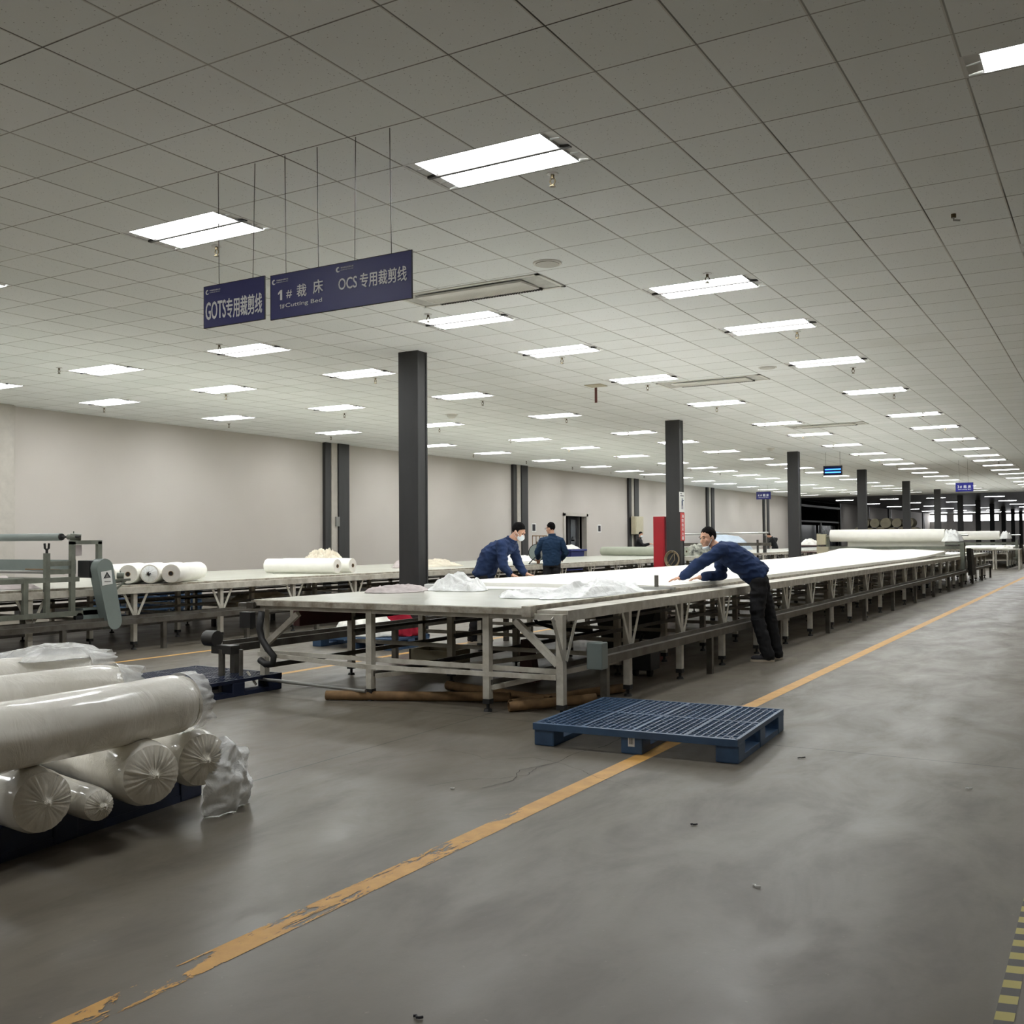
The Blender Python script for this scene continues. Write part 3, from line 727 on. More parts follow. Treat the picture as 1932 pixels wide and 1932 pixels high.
T2 = cutting_table('long pale cutting table along the white wall, with cloth rolls on it', -12.3, -8.25, -2.76, 29.4, .85, [-12.1, -10.6, -9.1, -8.2], -8.2, 1.53, 21, .12)
T3 = cutting_table('distant pale cutting table beyond the first one, under a white cloth roll', -4.0, -.99, 43.7, 60.0, .87, [-3.93, -2.65, -.95], -.95, 1.285, 17, .12)
T4 = cutting_table('distant cutting table along the wall, under a bare roller frame', -12.3, -8.5, 32.6, 58.0, .85, [-12.1, -10.3, -8.45], -8.45, 1.5, 17, 0)
machine_rail('dark steel rail on posts along the near side of the middle table', -.60, 1.86, 33.0, .42, 2.57)
machine_rail('dark steel rail on posts between middle table and column aisle', -4.30, 1.3, 33.0, .40, 2.57, False)
machine_rail('grey steel rail on posts along the wall table, passing the green machine', -7.97, -1.0, 29.0, .40, 1.53, False)
# fittings on the near end of the middle table
lo = T1.location
b = MB(lo); b.beam((-3.93, 1.36, .36), (-2.65, 1.36, .31), .016, .04); b.beam((-2.65, 1.36, .31), (-.73, 1.36, .33), .016, .04); b.build('end_rail', 'frame', T1)
b = MB(lo); b.cyl((-3.93, 1.38, .12), (-2.65, 1.38, .09), .016); b.build('foot_rail', 'steel', T1)
b = MB(lo); b.beam((-3.9, 1.45, .45), (-3.55, 1.5, .74), .05, .05); b.build('corner_brace', 'frame', T1)
b = MB(lo); b.beam((-.76, 1.45, .42), (-1.15, 1.45, .76), .05, .05); b.build('corner_brace', 'frame', T1)
b = MB(lo); b.beam((-2.6, 1.45, .22), (-1.5, 2.6, .34), .03, .04); b.beam((-1.38, 1.45, .2), (-.8, 2.7, .32), .03, .04); b.build('diagonal_rail', 'frame', T1)
b = MB(lo); b.beam((-3.97, 1.38, .06), (-4.04, 1.33, .19), .05, .012); b.build('bent_plate', 'frame', T1)
b = MB(lo); b.tube([(-3.88, 1.36, .76), (-3.9, 1.35, .6), (-3.86, 1.34, .5), (-3.78, 1.33, .42), (-3.7, 1.33, .35), (-3.71, 1.33, .28), (-3.8, 1.33, .27), (-3.9, 1.36, .30)], .032, 10); b.build('cable_duct', 'black', T1, smooth=True)
b = MB(lo); b.span((-4.14, 1.33, .6), (-4.0, 1.4, .75)); b.build('switch_box', 'black_plastic', T1)
b = MB(lo); b.span((-4.19, 1.36, .80), (-3.96, 1.42, .835)); b.span((-4.06, 1.34, .785), (-3.97, 1.44, .845)); b.build('end_bracket', 'rail', T1)
b = MB(lo); b.span((-3.98, 1.9, .58), (-3.9, 4.2, .74)); b.build('apron', 'maroon', T1)
b = MB(lo); b.span((-1.04, 1.36, .80), (-.955, 1.42, .885)); b.span((-1.02, 1.42, .872), (-.975, 5.0, .886)); b.build('guide_rail', 'edge', T1)
b = MB(lo); b.tube([(-2.2, 3.5, .74), (-2.15, 3.6, .55), (-1.95, 3.7, .48), (-1.6, 3.8, .47)], .02, 8); b.build('hose', 'black', T1, smooth=True)
t = thing('rail_motor', 'dark round motor at the end of the aisle-side rail, left of the table', 'motor', (-4.30, 1.22, .40))
b = MB(t.location); b.cyl((-4.44, 1.2, .50), (-4.30, 1.2, .50), .075, seg=20); b.build('housing', 'steel_dark', t, smooth='auto')
b = MB(t.location); b.span((-4.36, 1.18, .36), (-4.1, 1.30, .44)); b.build('bracket', 'steel_dark', t)
b = MB(t.location); b.cyl((-4.24, 1.2, 0), (-4.24, 1.2, .4), .032, seg=12); b.cyl((-4.07, 1.28, .0), (-4.07, 1.28, .4), .02, seg=10); b.build('post', 'rail', t)

# ------------------------------------------------------------------ white cloth laid on the middle table
def cloth_sheet(name, label, x0, x1, y0, y1, zf, nx, ny, thick, m='cloth', cat='cloth'):
    b = MB(((x0 + x1) / 2, y0, zf(0, y0)))
    g = []
    for j in range(ny + 1):
        row = []
        for i in range(nx + 1):
            x = x0 + (x1 - x0) * i / nx; y = y0 + (y1 - y0) * j / ny
            row.append((x, y, zf(i / nx, y)))
        g.append(row)
    T = [[b.bm.verts.new(Vector(p) - b.o) for p in r] for r in g]
    B = [[b.bm.verts.new(Vector((p[0], p[1], max(.873, p[2] - thick))) - b.o) for p in r] for r in g]
    for j in range(ny):
        for i in range(nx):
            b.bm.faces.new((T[j][i], T[j][i + 1], T[j + 1][i + 1], T[j + 1][i])); b.bm.faces.new((B[j][i], B[j + 1][i], B[j + 1][i + 1], B[j][i + 1]))
    for j in range(ny):
        for i in (0, nx): b.bm.faces.new((T[j][i], T[j + 1][i], B[j + 1][i], B[j][i]))
    for i in range(nx):
        for j in (0, ny): b.bm.faces.new((T[j][i], T[j][i + 1], B[j][i + 1], B[j][i]))
    o = b.build(name, m, smooth='auto'); tag(o, label, cat); return o
def lay(u, y):
    z = .917 + .004 * noise.noise((u * 5, y * .7, 0)) + .003 * noise.noise((u * 22, y * 3, 3))
    if y > 19: k = min(1, (y - 19) / 6.2); z += .17 * k * k * (1 - .35 * u) * (1 + .12 * math.sin(u * 11))
    return z
cs = cloth_sheet('fabric_layers', 'long stack of white cloth layers spread over the middle table', -3.93, -1.01, 4.48, 25.3, lay, 24, 160, .045)
cloth_sheet('fabric_sheet', 'loose pale cloth sheet under the white layers at the table front', -3.85, -1.05, 3.95, 4.6, lambda u, y: .874 + .0015 * noise.noise((u * 9, y * 3, 0)) + .001, 20, 6, .002, 'film_white')
cloth_sheet('fabric_end', 'white cloth end lying on the table past the spreading machine', -2.4, -1.1, 26.8, 32.0, lambda u, y: .885 + .02 * abs(noise.noise((u * 4, y, 1))), 12, 24, .01)
cloth_sheet('fabric_layers', 'white cloth spread over the distant table behind the second roll', -3.9, -1.1, 44.5, 58, lambda u, y: .91, 4, 20, .035)
t = thing('cutting_ruler', 'straight grey metal bar lying across the table edge at the cloth front', 'ruler', (-1.25, 4.44, .875))
b = MB(t.location); b.span((-1.55, 4.40, .875), (-.93, 4.44, .905)); b.build('bar', 'steel', t)
b = MB(t.location); b.span((-1.16, 4.41, .905), (-1.12, 4.43, 1.03)); b.build('upright', 'rail', t)
def crumple(name, label, cat, c, size, m, seed, amp=.35, n=40, freq=2.2, group=None, flat=.0):
    """heaped cloth or film: a low mound folded by ridged noise, resting on z = c[2]"""
    b = MB(c); N = n; vs = []
    for j in range(N + 1):
        row = []
        for i in range(N + 1):
            u = i / N * 2 - 1; v = j / N * 2 - 1
            a = u * math.sqrt(1 - v * v / 2); d = v * math.sqrt(1 - u * u / 2)
            r = math.sqrt(a * a + d * d)
            edge = 1 + .28 * noise.noise((a * 1.6 + seed, d * 1.6, 7.1))
            x = a * size[0] * edge; y = d * size[1] * edge
            h = max(0, 1 - r ** 2.2)
            q = 0; f = freq; am = 1.0
            for o_ in range(4):
                q += am * (1 - 2 * abs(noise.noise((a * f + seed * 3.1, d * f - seed, o_ * 5.3)))); f *= 2; am *= .5
            h = max(0, 1 - r ** 3.2); q = (q - 1.05) / 1.1
            z = size[2] * h * (.72 + amp * .42 * q + .22 * noise.noise((a * 1.3 + seed, d * 1.3 + seed * 2, 3.3)))
            row.append(b.bm.verts.new((x + .08 * size[0] * noise.noise((d * 3, a * 3, seed)), y + .08 * size[1] * noise.noise((a * 3, d * 3, seed + 9)), max(.002, z))))
        vs.append(row)
    for j in range(N):
        for i in range(N): b.bm.faces.new((vs[j][i], vs[j][i + 1], vs[j + 1][i + 1], vs[j + 1][i]))
    bot = b.bm.verts.new((0, 0, 0))
    ring = [vs[0][i] for i in range(N)] + [vs[j][N] for j in range(N)] + [vs[N][N - i] for i in range(N)] + [vs[N - j][0] for j in range(N)]
    for i in range(len(ring)): b.bm.faces.new((ring[i], ring[(i + 1) % len(ring)], bot))
    o = b.build(name, m, smooth=True); o.location = c
    if label: tag(o, label, cat, group)
    return o
crumple('plastic_film', 'crumpled milky plastic film on the near table, left of the two heaps', 'plastic film', (-3.1, 3.55, .872), (.36, .24, .19), 'film_white', 3, 1.25, 60, 1.1)
crumple('plastic_film', 'long crumpled milky plastic film along the near table guide rail', 'plastic film', (-1.38, 3.5, .872), (.3, .95, .16), 'film_white', 11, 1.25, 70, 1.5)
crumple('plastic_film', 'flat corner of milky film at the front end of the long film heap', 'plastic film', (-1.75, 2.75, .872), (.33, .3, .09), 'film_white', 23, 1.25, 50, 1.4)
o = crumple('cloth_bundle', 'pale mauve crumpled cloth on the near table, left of the white box', 'cloth', (-4.05 + .45, 3.1, .872), (.3, .42, .085), 'cloth_grey', 5, .8, 40, 2.4)
t = thing('tool_box', 'small white box with a dark slot on the near table', 'box', (-3.42, 3.55, .872))
b = MB(t.location); b.box((-3.42, 3.55, .905), (.2, .12, .065), rz=.3, bev=.006); b.build('body', 'white_metal', t)
b = MB(t.location); b.box((-3.37, 3.50, .905), (.08, .012, .012), rz=.3); b.build('slot', 'ink_black', t)
t = thing('tray', 'dark flat tray on the far edge of the near table beside a column', 'tray', (-3.82, 4.15, .872))
b = MB(t.location); b.box((-3.82, 4.25, .885), (.28, .3, .026), bev=.004); b.build('body', 'steel_dark', t); b = MB(t.location); b.box((-3.82, 4.25, .9), (.24, .26, .006)); b.build('lining', 'rail', t)

# ------------------------------------------------------------------ plastic pallets
def pallet(label, loc, rz, m='pallet', L=1.43, W=1.27, stickers=True, fine=True, group=None, h=.155, solid=False):
    """L along local x (open side), W along local y; three runners along y"""
    t = thing('plastic_pallet', label, 'pallet', loc, rz, group)
    b = MB(); nx, ny = (30, 22) if fine else (16, 12)
    for i in range(nx + 1):
        x = -L / 2 + .02 + (L - .04) * i / nx; b.span((x - .005, -W / 2, h - .03), (x + .005, W / 2, h - .002))
    for j in range(ny + 1):
        y = -W / 2 + .02 + (W - .04) * j / ny; b.span((-L / 2, y - .005, h - .028), (L / 2, y + .005, h - .004))
    b.build('deck_grid', m, t)
    b = MB()
    for s in (-1, 1):
        b.span((-L / 2, s * W / 2 - .02, h - .045), (L / 2, s * W / 2 + .02 * 0 + (.0 if s > 0 else .02), h)) if s < 0 else b.span((-L / 2, W / 2 - .02, h - .045), (L / 2, W / 2, h))
        b.span((s * L / 2 - (.02 if s > 0 else 0), -W / 2, h - .03), (s * L / 2 + (.02 if s < 0 else 0), W / 2, h))
    b.span((-L / 2, -.012, h - .03), (L / 2, .012, h - .001)); b.span((-.012, -W / 2, h - .03), (.012, W / 2, h - .001))
    for x in (-L * .25, L * .25): b.span((x - .008, -W / 2, h - .03), (x + .008, W / 2, h - .001))
    b.build('deck_border', m, t)
    for k, x in enumerate((-L / 2 + .075, 0, L / 2 - .075)):
        b = MB()
        for y in (-W / 2 + .085, 0, W / 2 - .085): b.box((x, y, (h - .03) / 2), (.15, .17 if y else .15, h - .03), bev=.01)
        b.span((x - .07, -W / 2 + .02, 0), (x + .07, W / 2 - .02, .038))
        if solid: b.span((x - .065, -W / 2 + .02, .03), (x + .065, W / 2 - .02, h - .03))
        b.build('runner', m, t)
    for sx in (-1, 0, 1):                    # closed, ribbed patches over the blocks
        for sy in (-1, 0, 1):
            b = MB(); cx = sx * (L / 2 - .09); cy = sy * (W / 2 - .09)
            for a in (-1, 1): b.beam((cx - .07, cy - a * .07, h - .006), (cx + .07, cy + a * .07, h - .006), .008, .008)
            b.box((cx, cy, h - .025), (.15, .15, .01)); b.build('block_top', m, t)
    if stickers:
        b = MB(); b.box((0, -W / 2 - .002, .085), (.045, .004, .07)); b.build('label', 'paper', t)
        b = MB()
        for i in range(6): b.box((-.012 + i * .005, -W / 2 - .0045, .088), (.0025, .001, .045))
        b.build('label_print', 'ink_black', t)
    return t
P1_ = pallet('empty blue plastic pallet standing on the orange line before the table corner', (.275, 1.095, 0), .055)
pallet('blue plastic pallet under the cloth heap, beyond the table legs', (-5.62, 5.2, 0), .0, L=1.36, W=.82, fine=False)
pallet('navy plastic pallet lying behind the film-wrapped rolls, left of the table end', (-4.48, 1.08, 0), -.02, 'pallet_dark', L=1.2, W=1.1, stickers=False)
P4_ = pallet('navy plastic pallet loaded with film-wrapped cloth rolls in the corner', (-1.99, -2.72, 0), .12, 'pallet_dark', L=1.5, W=1.9, stickers=False, fine=False, solid=True)
for k in range(3):
    pallet('blue plastic pallet stacked by the wall under the far table, %s of three' % ('bottom', 'middle', 'topmost')[k], (-13.55, 8.1, .002 + k * .157), PI / 2, L=1.7, W=1.2, fine=False, stickers=True)
# cloth on the second pallet
crumple('cloth_heap', 'white crumpled cloth heaped on the blue pallet seen under the table', 'cloth', (-5.62, 5.08, .156), (.52, .3, .40), 'cloth', 2, .7, 44, 2.0)
crumple('cloth_heap', 'red crumpled cloth heaped behind white cloth on the same pallet', 'cloth', (-5.5, 5.38, .156), (.5, .22, .52), 'cloth_red', 8, .7, 44, 2.0)
crumple('cloth_heap', 'small dark red cloth end hanging over the right side of the pallet', 'cloth', (-5.06, 5.3, .156), (.16, .2, .26), 'cloth_red', 14, .7, 30, 2.0)

# ------------------------------------------------------------------ cloth rolls
def wrapped_roll(label, face, back, r, seed, knot=.05, group='film-wrapped rolls on the corner pallet', flare=0.0, m='wrap', bulge=1.0, plain=False):
    """roll of cloth in film; `face` is the centre of the end turned to the camera, pleated towards a knot"""
    f = Vector(face); k = Vector(back); ax = (k - f); L = ax.length; t = thing('wrapped_roll', label, 'cloth roll', f, group=group)
    q = ax.to_track_quat('Z', 'Y'); n = 44
    def ring(b, z, rr, amp, fr):
        out = []
        for i in range(n):
            a = 2 * PI * i / n; d = V(math.cos(a), math.sin(a), 0)
            w_ = 1 + amp * noise.noise((d.x * fr + seed, d.y * fr, z * 2.2 + seed)) + .6 * amp * noise.noise((d.x * 7 + z * 3, d.y * 7 - z * 3, seed * 2.0))
            p = q @ V(d.x * rr * w_, d.y * rr * w_, z); out.append(b.bm.verts.new(p))
        return out
    b = MB(f); rs = []; m_ = max(10, int(L / .05))
    for j in range(m_ + 1):
        z = L * j / m_; rr = r * (1 - .12 * max(0, 1 - j / 1.2) - .1 * max(0, (j - m_ + 2) / 2)) * (1 + .03 * (bulge - 1) * math.sin(PI * j / m_))
        rs.append(ring(b, z, rr, .05, 1.4))
    for j in range(m_):
        for i in range(n): b.bm.faces.new((rs[j][i], rs[j][(i + 1) % n], rs[j + 1][(i + 1) % n], rs[j + 1][i]))
    b.bm.faces.new(rs[0][::-1]); b.bm.faces.new(rs[-1])
    body = b.build('wrapping', m, t, smooth='auto')
    b = MB(f); rs = []                       # gathered end: pleats run in to the knot
    for j in range(11):
        s = j / 10; rr = r * (.90 - .86 * s); z = -.028 * math.sin(PI * .5 * min(1, s * 1.4)) - (.012 if s > .85 else 0)
        if flare: z -= flare * s
        out = []
        for i in range(n * 2):
            a = PI * i / n; wv = math.sin(i * 2.1 + seed) * .5 + noise.noise((math.cos(a) * 9, math.sin(a) * 9, seed)) * 1.2
            zz = z + .009 * wv * (1 - abs(2 * s - .8) * .6); out.append(b.bm.verts.new(q @ V(math.cos(a) * rr, math.sin(a) * rr, zz)))
        rs.append(out)
    N2 = n * 2
    for j in range(10):
        for i in range(N2): b.bm.faces.new((rs[j][i], rs[j][(i + 1) % N2], rs[j + 1][(i + 1) % N2], rs[j + 1][i]))
    b.bm.faces.new(rs[-1])
    if not plain: b.build('gathered_end', 'wrap_end', t, smooth=True)
    else: b.bm.free()
    if knot and not plain:
        b = MB(f); c = q @ V(0, 0, -.035 - flare)
        for i in range(7):
            a = i * 2.4; b.cyl(f + c, f + c + (q @ V(math.cos(a) * .012, math.sin(a) * .012, -.016)), .006, .010, 6)
        b.build('knot', 'wrap_end', t)
    return t
Z0 = .157
wrapped_roll('film-wrapped white roll at the left frame edge, bottom layer, pleated end towards us', (-.94, -2.97, Z0 + .142), (-2.5, -2.72, Z0 + .142), .142, 1)
wrapped_roll('small film-wrapped cream roll squeezed between two bigger bottom rolls', (-.90, -2.715, Z0 + .075), (-2.1, -2.47, Z0 + .075), .075, 4, m='wrap')
wrapped_roll('film-wrapped white roll with a soiled knot, middle of the bottom layer', (-.90, -2.425, Z0 + .155), (-2.45, -2.06, Z0 + .155), .155, 2)
wrapped_roll('film-wrapped white roll, farthest right of the bottom layer, beside the loose film', (-.98, -2.03, Z0 + .145), (-2.5, -1.62, Z0 + .145), .145, 6)
wrapped_roll('film-wrapped white roll lying crosswise on top, ruffled film at its right end', (-1.10, -2.06, .59), (-.98, -4.0, .59), .15, 3, plain=True)
wrapped_roll('film-wrapped white roll on top, second from the front', (-1.86, -1.86, .585), (-2.35, -3.1, .56), .14, 7, plain=True)
wrapped_roll('film-wrapped white roll at the back of the load, loose film over its end', (-2.42, -1.62, .60), (-3.0, -2.9, .59), .14, 9, plain=True)
for i, (y, dz) in enumerate(((-3.2, 0), (-2.85, 0), (-2.45, 0))):       # rolls underneath at the back
    pass
# ruffled film ends
def ruffle(name, label, c, axis, r, depth, seed, m='film', flare=1.05, rows=7):
    b = MB(c); q = Vector(axis).to_track_quat('Z', 'Y'); n = 90; rs = []
    for j in range(rows):
        s = j / (rows - 1); out = []
        for i in range(n):
            a = 2 * PI * i / n; wv = noise.noise((math.cos(a) * 6, math.sin(a) * 6, seed + s * 1.3)); rr = r * (1 + (flare - 1) * s + .22 * wv * s)
            out.append(b.bm.verts.new(q @ V(math.cos(a) * rr, math.sin(a) * rr, depth * s * (1 + .35 * noise.noise((math.cos(a) * 3, math.sin(a) * 3, seed + 5))))))
        rs.append(out)
    for j in range(rows - 1):
        for i in range(n): b.bm.faces.new((rs[j][i], rs[j][(i + 1) % n], rs[j + 1][(i + 1) % n], rs[j + 1][i]))
    o = b.build(name, m, smooth=True); return o
rolls = [o for o in COL.objects if o.name.startswith('wrapped_roll')]
def attach(o, root):
    o.location = Vector(o.location) - Vector(root.location); o.parent = root
for idx, c, ax, r in ((4, (-1.10, -2.07, .59), (-.05, 1, .05), .158), (5, (-1.86, -1.86, .59), (.37, .93, .1), .145), (6, (-2.42, -1.62, .62), (.42, .9, .2), .15)):
    o = ruffle('film_ruffle', None, c, ax, r * .98, .10 if idx == 4 else .14, idx * 3.7, 'film', .92 if idx == 4 else .6); o.location = c; attach(o, rolls[idx])
    b = MB(rolls[idx].location); f = Vector(rolls[idx].location); d = Vector(ax).normalized(); b.cyl(f - d * .01, f + d * .012, r * .86, seg=36); b.build('cloth_end', 'roll_end', rolls[idx])
b = MB((-1.0, -1.75, 0)); g_ = []
for j in range(31):                      # upright crumpled sheet, bulging towards the aisle
    row = []
    for i in range(31):
        u_, v_ = i / 30, j / 30; yy = -2.03 + .37 * u_ * (1 - .25 * v_ * (1 - u_)); top_ = .39 - .13 * u_ ** 3 - .02 * math.sin(u_ * 11)
        q_ = sum((1 - 2 * abs(noise.noise((u_ * 2.2 * f_ + 4, v_ * 2.2 * f_, f_)))) / f_ for f_ in (1, 2, 4))
        row.append(b.bm.verts.new(V(-1.10 + .16 * math.sin(PI * min(1, u_ * .9 + .1)) * (.5 + .5 * math.sin(PI * v_)) + .045 * q_ + .02, yy + .03 * noise.noise((v_ * 3, u_ * 3, 2)), .004 + top_ * v_) - b.o))
    g_.append(row)
for j in range(30):
    for i in range(30): b.bm.faces.new((g_[j][i], g_[j][i + 1], g_[j + 1][i + 1], g_[j + 1][i]))
o = b.build('plastic_sheet', 'film_white', smooth=True); tag(o, 'loose white plastic sheet standing crumpled at the right end of the roll load', 'plastic sheet')
crumple('plastic_flap', 'thin plastic flap standing up behind the rearmost roll of the load', 'plastic sheet', (-2.66, -1.75, .715), (.3, .34, .09), 'film', 31, .6, 36, 1.4)
def cloth_roll(label, face, back, r, seed, end='roll_end', m='cloth', loose=False, group=None):
    f = Vector(face); k = Vector(back); t = thing('cloth_roll', label, 'cloth roll', f, group=group); ax = k - f; q = ax.to_track_quat('Z', 'Y'); L = ax.length; n = 36
    b = MB(f); rs = []
    for j in range(14):
        z = L * j / 13; out = []
        for i in range(n):
            a = 2 * PI * i / n; w_ = 1 + .025 * noise.noise((math.cos(a) * 2 + seed, math.sin(a) * 2, z * 2)); rr = r * (.97 if j in (0, 13) else 1)
            out.append(b.bm.verts.new(q @ V(math.cos(a) * rr * w_, math.sin(a) * rr * w_, z)))
        rs.append(out)
    for j in range(13):
        for i in range(n): b.bm.faces.new((rs[j][i], rs[j][(i + 1) % n], rs[j + 1][(i + 1) % n], rs[j + 1][i]))
    b.bm.faces.new(rs[-1]); b.bm.faces.new(rs[0][::-1])
    b.build('cloth', m, t, smooth='auto')
    b = MB(f); b.pipe(f + ax.normalized() * .02, f - ax.normalized() * .006, r * .93, .034, 32); b.build('end_face', end, t)
    b = MB(f); b.pipe(f + ax.normalized() * .1, f - ax.normalized() * .012, .034, .027, 16); b.build('core', 'tube', t)
    b = MB(f); b.cyl(f - ax.normalized() * .001, f + ax.normalized() * .06, .028); b.build('core_hollow', 'black', t)
    return t
ZT = .85
for i, lab in enumerate(('white cloth roll on the wall table, hidden partly by the green machine guard', 'white cloth roll on the wall table, second from the green machine, hollow core facing',
                         'film-ended cloth roll on the wall table, between two hollow-cored rolls', 'white cloth roll on the wall table, farthest from the machine of the four')):
    fx, fy = -8.66 + i * .18, 3.33 + i * .21
    o = cloth_roll(lab, (fx, fy, ZT + .143), (fx - .82, fy + 1.24, ZT + .143), .132, i * 3, group='cloth rolls by the green machine')
    if i == 2:
        r_ = ruffle('film_ruffle', None, (fx, fy, ZT + .143), (.55, -.83, 0), .12, .05, 2.2, 'film_white', .25); r_.location = (fx, fy, ZT + .143); attach(r_, o)
cloth_roll('long white cloth roll on the wall table before the cloth pile', (-8.60, 8.02, ZT + .136), (-10.1, 7.88, ZT + .136), .13, 20)
cloth_roll('white cloth roll on the wall table lying just behind the long one', (-8.62, 8.46, ZT + .136), (-10.1, 8.3, ZT + .136), .13, 23)
crumple('cloth_pile', 'tall pile of crumpled cream cloth on the wall table behind the long roll', 'cloth', (-9.9, 9.15, ZT), (.55, .52, .46), 'cloth_cream', 40, .9, 64, 2.6)
crumple('cloth_bag', 'cream cloth spilling on the floor under the wall table', 'cloth', (-9.6, 7.2, .3), (.42, .75, .36), 'cloth_cream', 44, .7, 40, 2.4)
t = thing('floor_stand', 'low dark stand under the wall table carrying spilled cream cloth', 'stand', (-9.6, 7.2, 0))
b = MB(t.location); b.span((-10.1, 6.4, .24), (-9.15, 8.0, .3)); b.build('deck', 'steel_dark', t)
for x in (-10.0, -9.25):
    for y in (6.5, 7.9): b = MB(t.location); b.span((x - .03, y - .03, 0), (x + .03, y + .03, .24)); b.build('leg', 'steel_dark', t)
crumple('cloth_pile', 'flat folded cream cloth on the wall table right of the nearest column', 'cloth', (-9.9, 12.8, ZT), (.5, .85, .17), 'cloth_cream', 51, .9, 44, 2.8)
crumple('cloth_pile', 'small grey rag on the wall table at the nearest column', 'cloth', (-9.7, 11.4, ZT), (.25, .22, .2), 'cloth_grey', 57, .9, 30, 2.4)
crumple('cloth_pile', 'low white cloth mound on the wall table behind the masked man', 'cloth', (-10.6, 17.4, ZT), (.7, 1.2, .2), 'cloth', 60, .5, 44, 2.0)
t = cloth_roll('thick sage cloth roll at the far end of the wall table', (-8.6, 24.9, ZT + .16), (-12.0, 25.9, ZT + .16), .15, 33, 'cloth_sage', 'cloth_sage')
crumple('cloth_pile', 'dark and pale patterned cloth heaped on the wall table past the red cabinet', 'cloth', (-9.1, 27.6, ZT), (.6, 1.1, .42), mat('patterned_cloth', (190, 190, 176), .9, dark=(48, 50, 46), scale=3.2), 63, .9, 44, 3.0)
crumple('covered_load', 'tall load under pale blue plastic sheeting before the white wall', 'covered load', (-13.75, 43.5, 0), (1.2, 3.9, 2.0), 'film_blue', 70, .25, 60, 1.3)
crumple('covered_load', 'lower grey sheeted load just left of the pale blue one', 'covered load', (-13.95, 36.9, 0), (.75, .8, 1.55), mat('grey_sheeting', (170, 176, 178), .6, bump=.2), 74, .25, 40, 1.3)

# ------------------------------------------------------------------ under and around the middle table
def tube_(label, p0, p1, r=.042):
    b = MB(p0); b.pipe(p0, p1, r, r - .007, 20); o = b.build('cardboard_tube', 'tube', smooth='auto'); tag(o, label, 'tube', 'cardboard tubes')
tube_('long brown cardboard tube lying under the table front, left of the leg pair', (-3.02, 1.28, .043), (-1.5, 1.95, .043))
tube_('brown cardboard tube whose open end rests against the blue pallet', (-1.25, 1.50, .043), (-.72, 2.05, .075))
tube_('short brown tube meeting another in a V before the table corner leg', (-1.30, 1.62, .043), (-.86, 2.9, .043))
tube_('brown cardboard tube lying farther back under the table', (-2.4, 2.3, .043), (-1.1, 1.95, .043))
t = thing('bin', 'cream open box on the floor in the middle under the table', 'box', (-3.25, 3.4, 0))
b = MB(t.location)
for lo_, hi in (((-3.55, 3.25, .02), (-3.0, 3.27, .24)), ((-3.55, 3.6, .02), (-3.0, 3.62, .24)), ((-3.55, 3.25, .02), (-3.53, 3.62, .24)), ((-3.02, 3.25, .02), (-3.0, 3.62, .24)), ((-3.55, 3.25, 0), (-3.0, 3.62, .02))): b.span(lo_, hi)
b.build('body', 'cream_box', t)
b = MB((-2.0, 3.15, 0)); b.poly([(-2.08, 3.1, 0), (-1.9, 3.1, 0), (-1.97, 3.1, .42), (-2.06, 3.1, .42)], .12, (0, 1, 0)); o = b.build('step_stool', 'maroon'); tag(o, 'dark maroon tapered block standing among the table legs', 'block')
t = thing('caster_motor', 'black wheeled motor unit on the floor under the table rail', 'motor', (-1.15, 4.1, 0))
b = MB(t.location); b.span((-1.28, 3.95, .07), (-1.02, 4.2, .26), bev=.01); b.build('housing', 'black_plastic', t)
for x in (-1.23, -1.07): b = MB(t.location); b.cyl((x - .02, 4.05, .045), (x + .02, 4.05, .045), .045, seg=16); b.build('wheel', 'black', t)
b = MB(t.location); b.tube([(-1.15, 4.05, .26), (-1.15, 4.0, .38), (-1.1, 3.95, .44)], .018); b.build('handle', 'steel_dark', t)
t = thing('hand_cart', 'dark hopper cart with a wheel under the table, left of the leaning man', 'cart', (-2.1, 5.9, 0))
b = MB(t.location); b.poly([(-2.45, 5.8, .18), (-1.85, 5.8, .18), (-1.7, 5.8, .62), (-2.6, 5.8, .62)], .4, (0, 1, 0)); b.build('hopper', 'steel_dark', t)
for y in (5.76, 6.24): b = MB(t.location); b.cyl((-2.3, y - .02, .12), (-2.3, y + .02, .12), .12, seg=24); b.build('wheel', 'black', t)
b = MB(t.location); b.beam((-1.8, 5.85, .2), (-1.75, 5.85, 0), .03, .03); b.beam((-1.8, 6.15, .2), (-1.75, 6.15, 0), .03, .03); b.build('prop', 'steel_dark', t)
# scraps on the open floor
for i, (x, y, L, a, m_, lab) in enumerate(((1.26, -.93, .03, .4, 'ink_black', 'dark scrap on the floor right of the long crack'), (1.8, -1.66, .035, -.3, 'paper', 'white paper scrap on the bare floor near the bottom centre'),
        (1.27, -3.27, .03, .1, 'ink_black', 'dark scrap on the floor below the worn orange line'), (1.32, .86, .05, .8, 'steel_dark', 'curled dark string on the floor right of the blue pallet'),
        (-.2, -.9, .02, .5, 'paper', 'white lint speck on the floor left of the orange line'), (2.35, .5, .03, .2, 'paper', 'white lint scrap on the floor far right below the joint'))):
    b = MB((x, y, .002)); b.tube([(x + L * math.cos(a) * (k / 4 - .5), y + L * math.sin(a) * (k / 4 - .5) + .006 * math.sin(k * 2), .006) for k in range(5)], .004, 6); o = b.build('floor_scrap', m_); tag(o, lab, 'scrap')

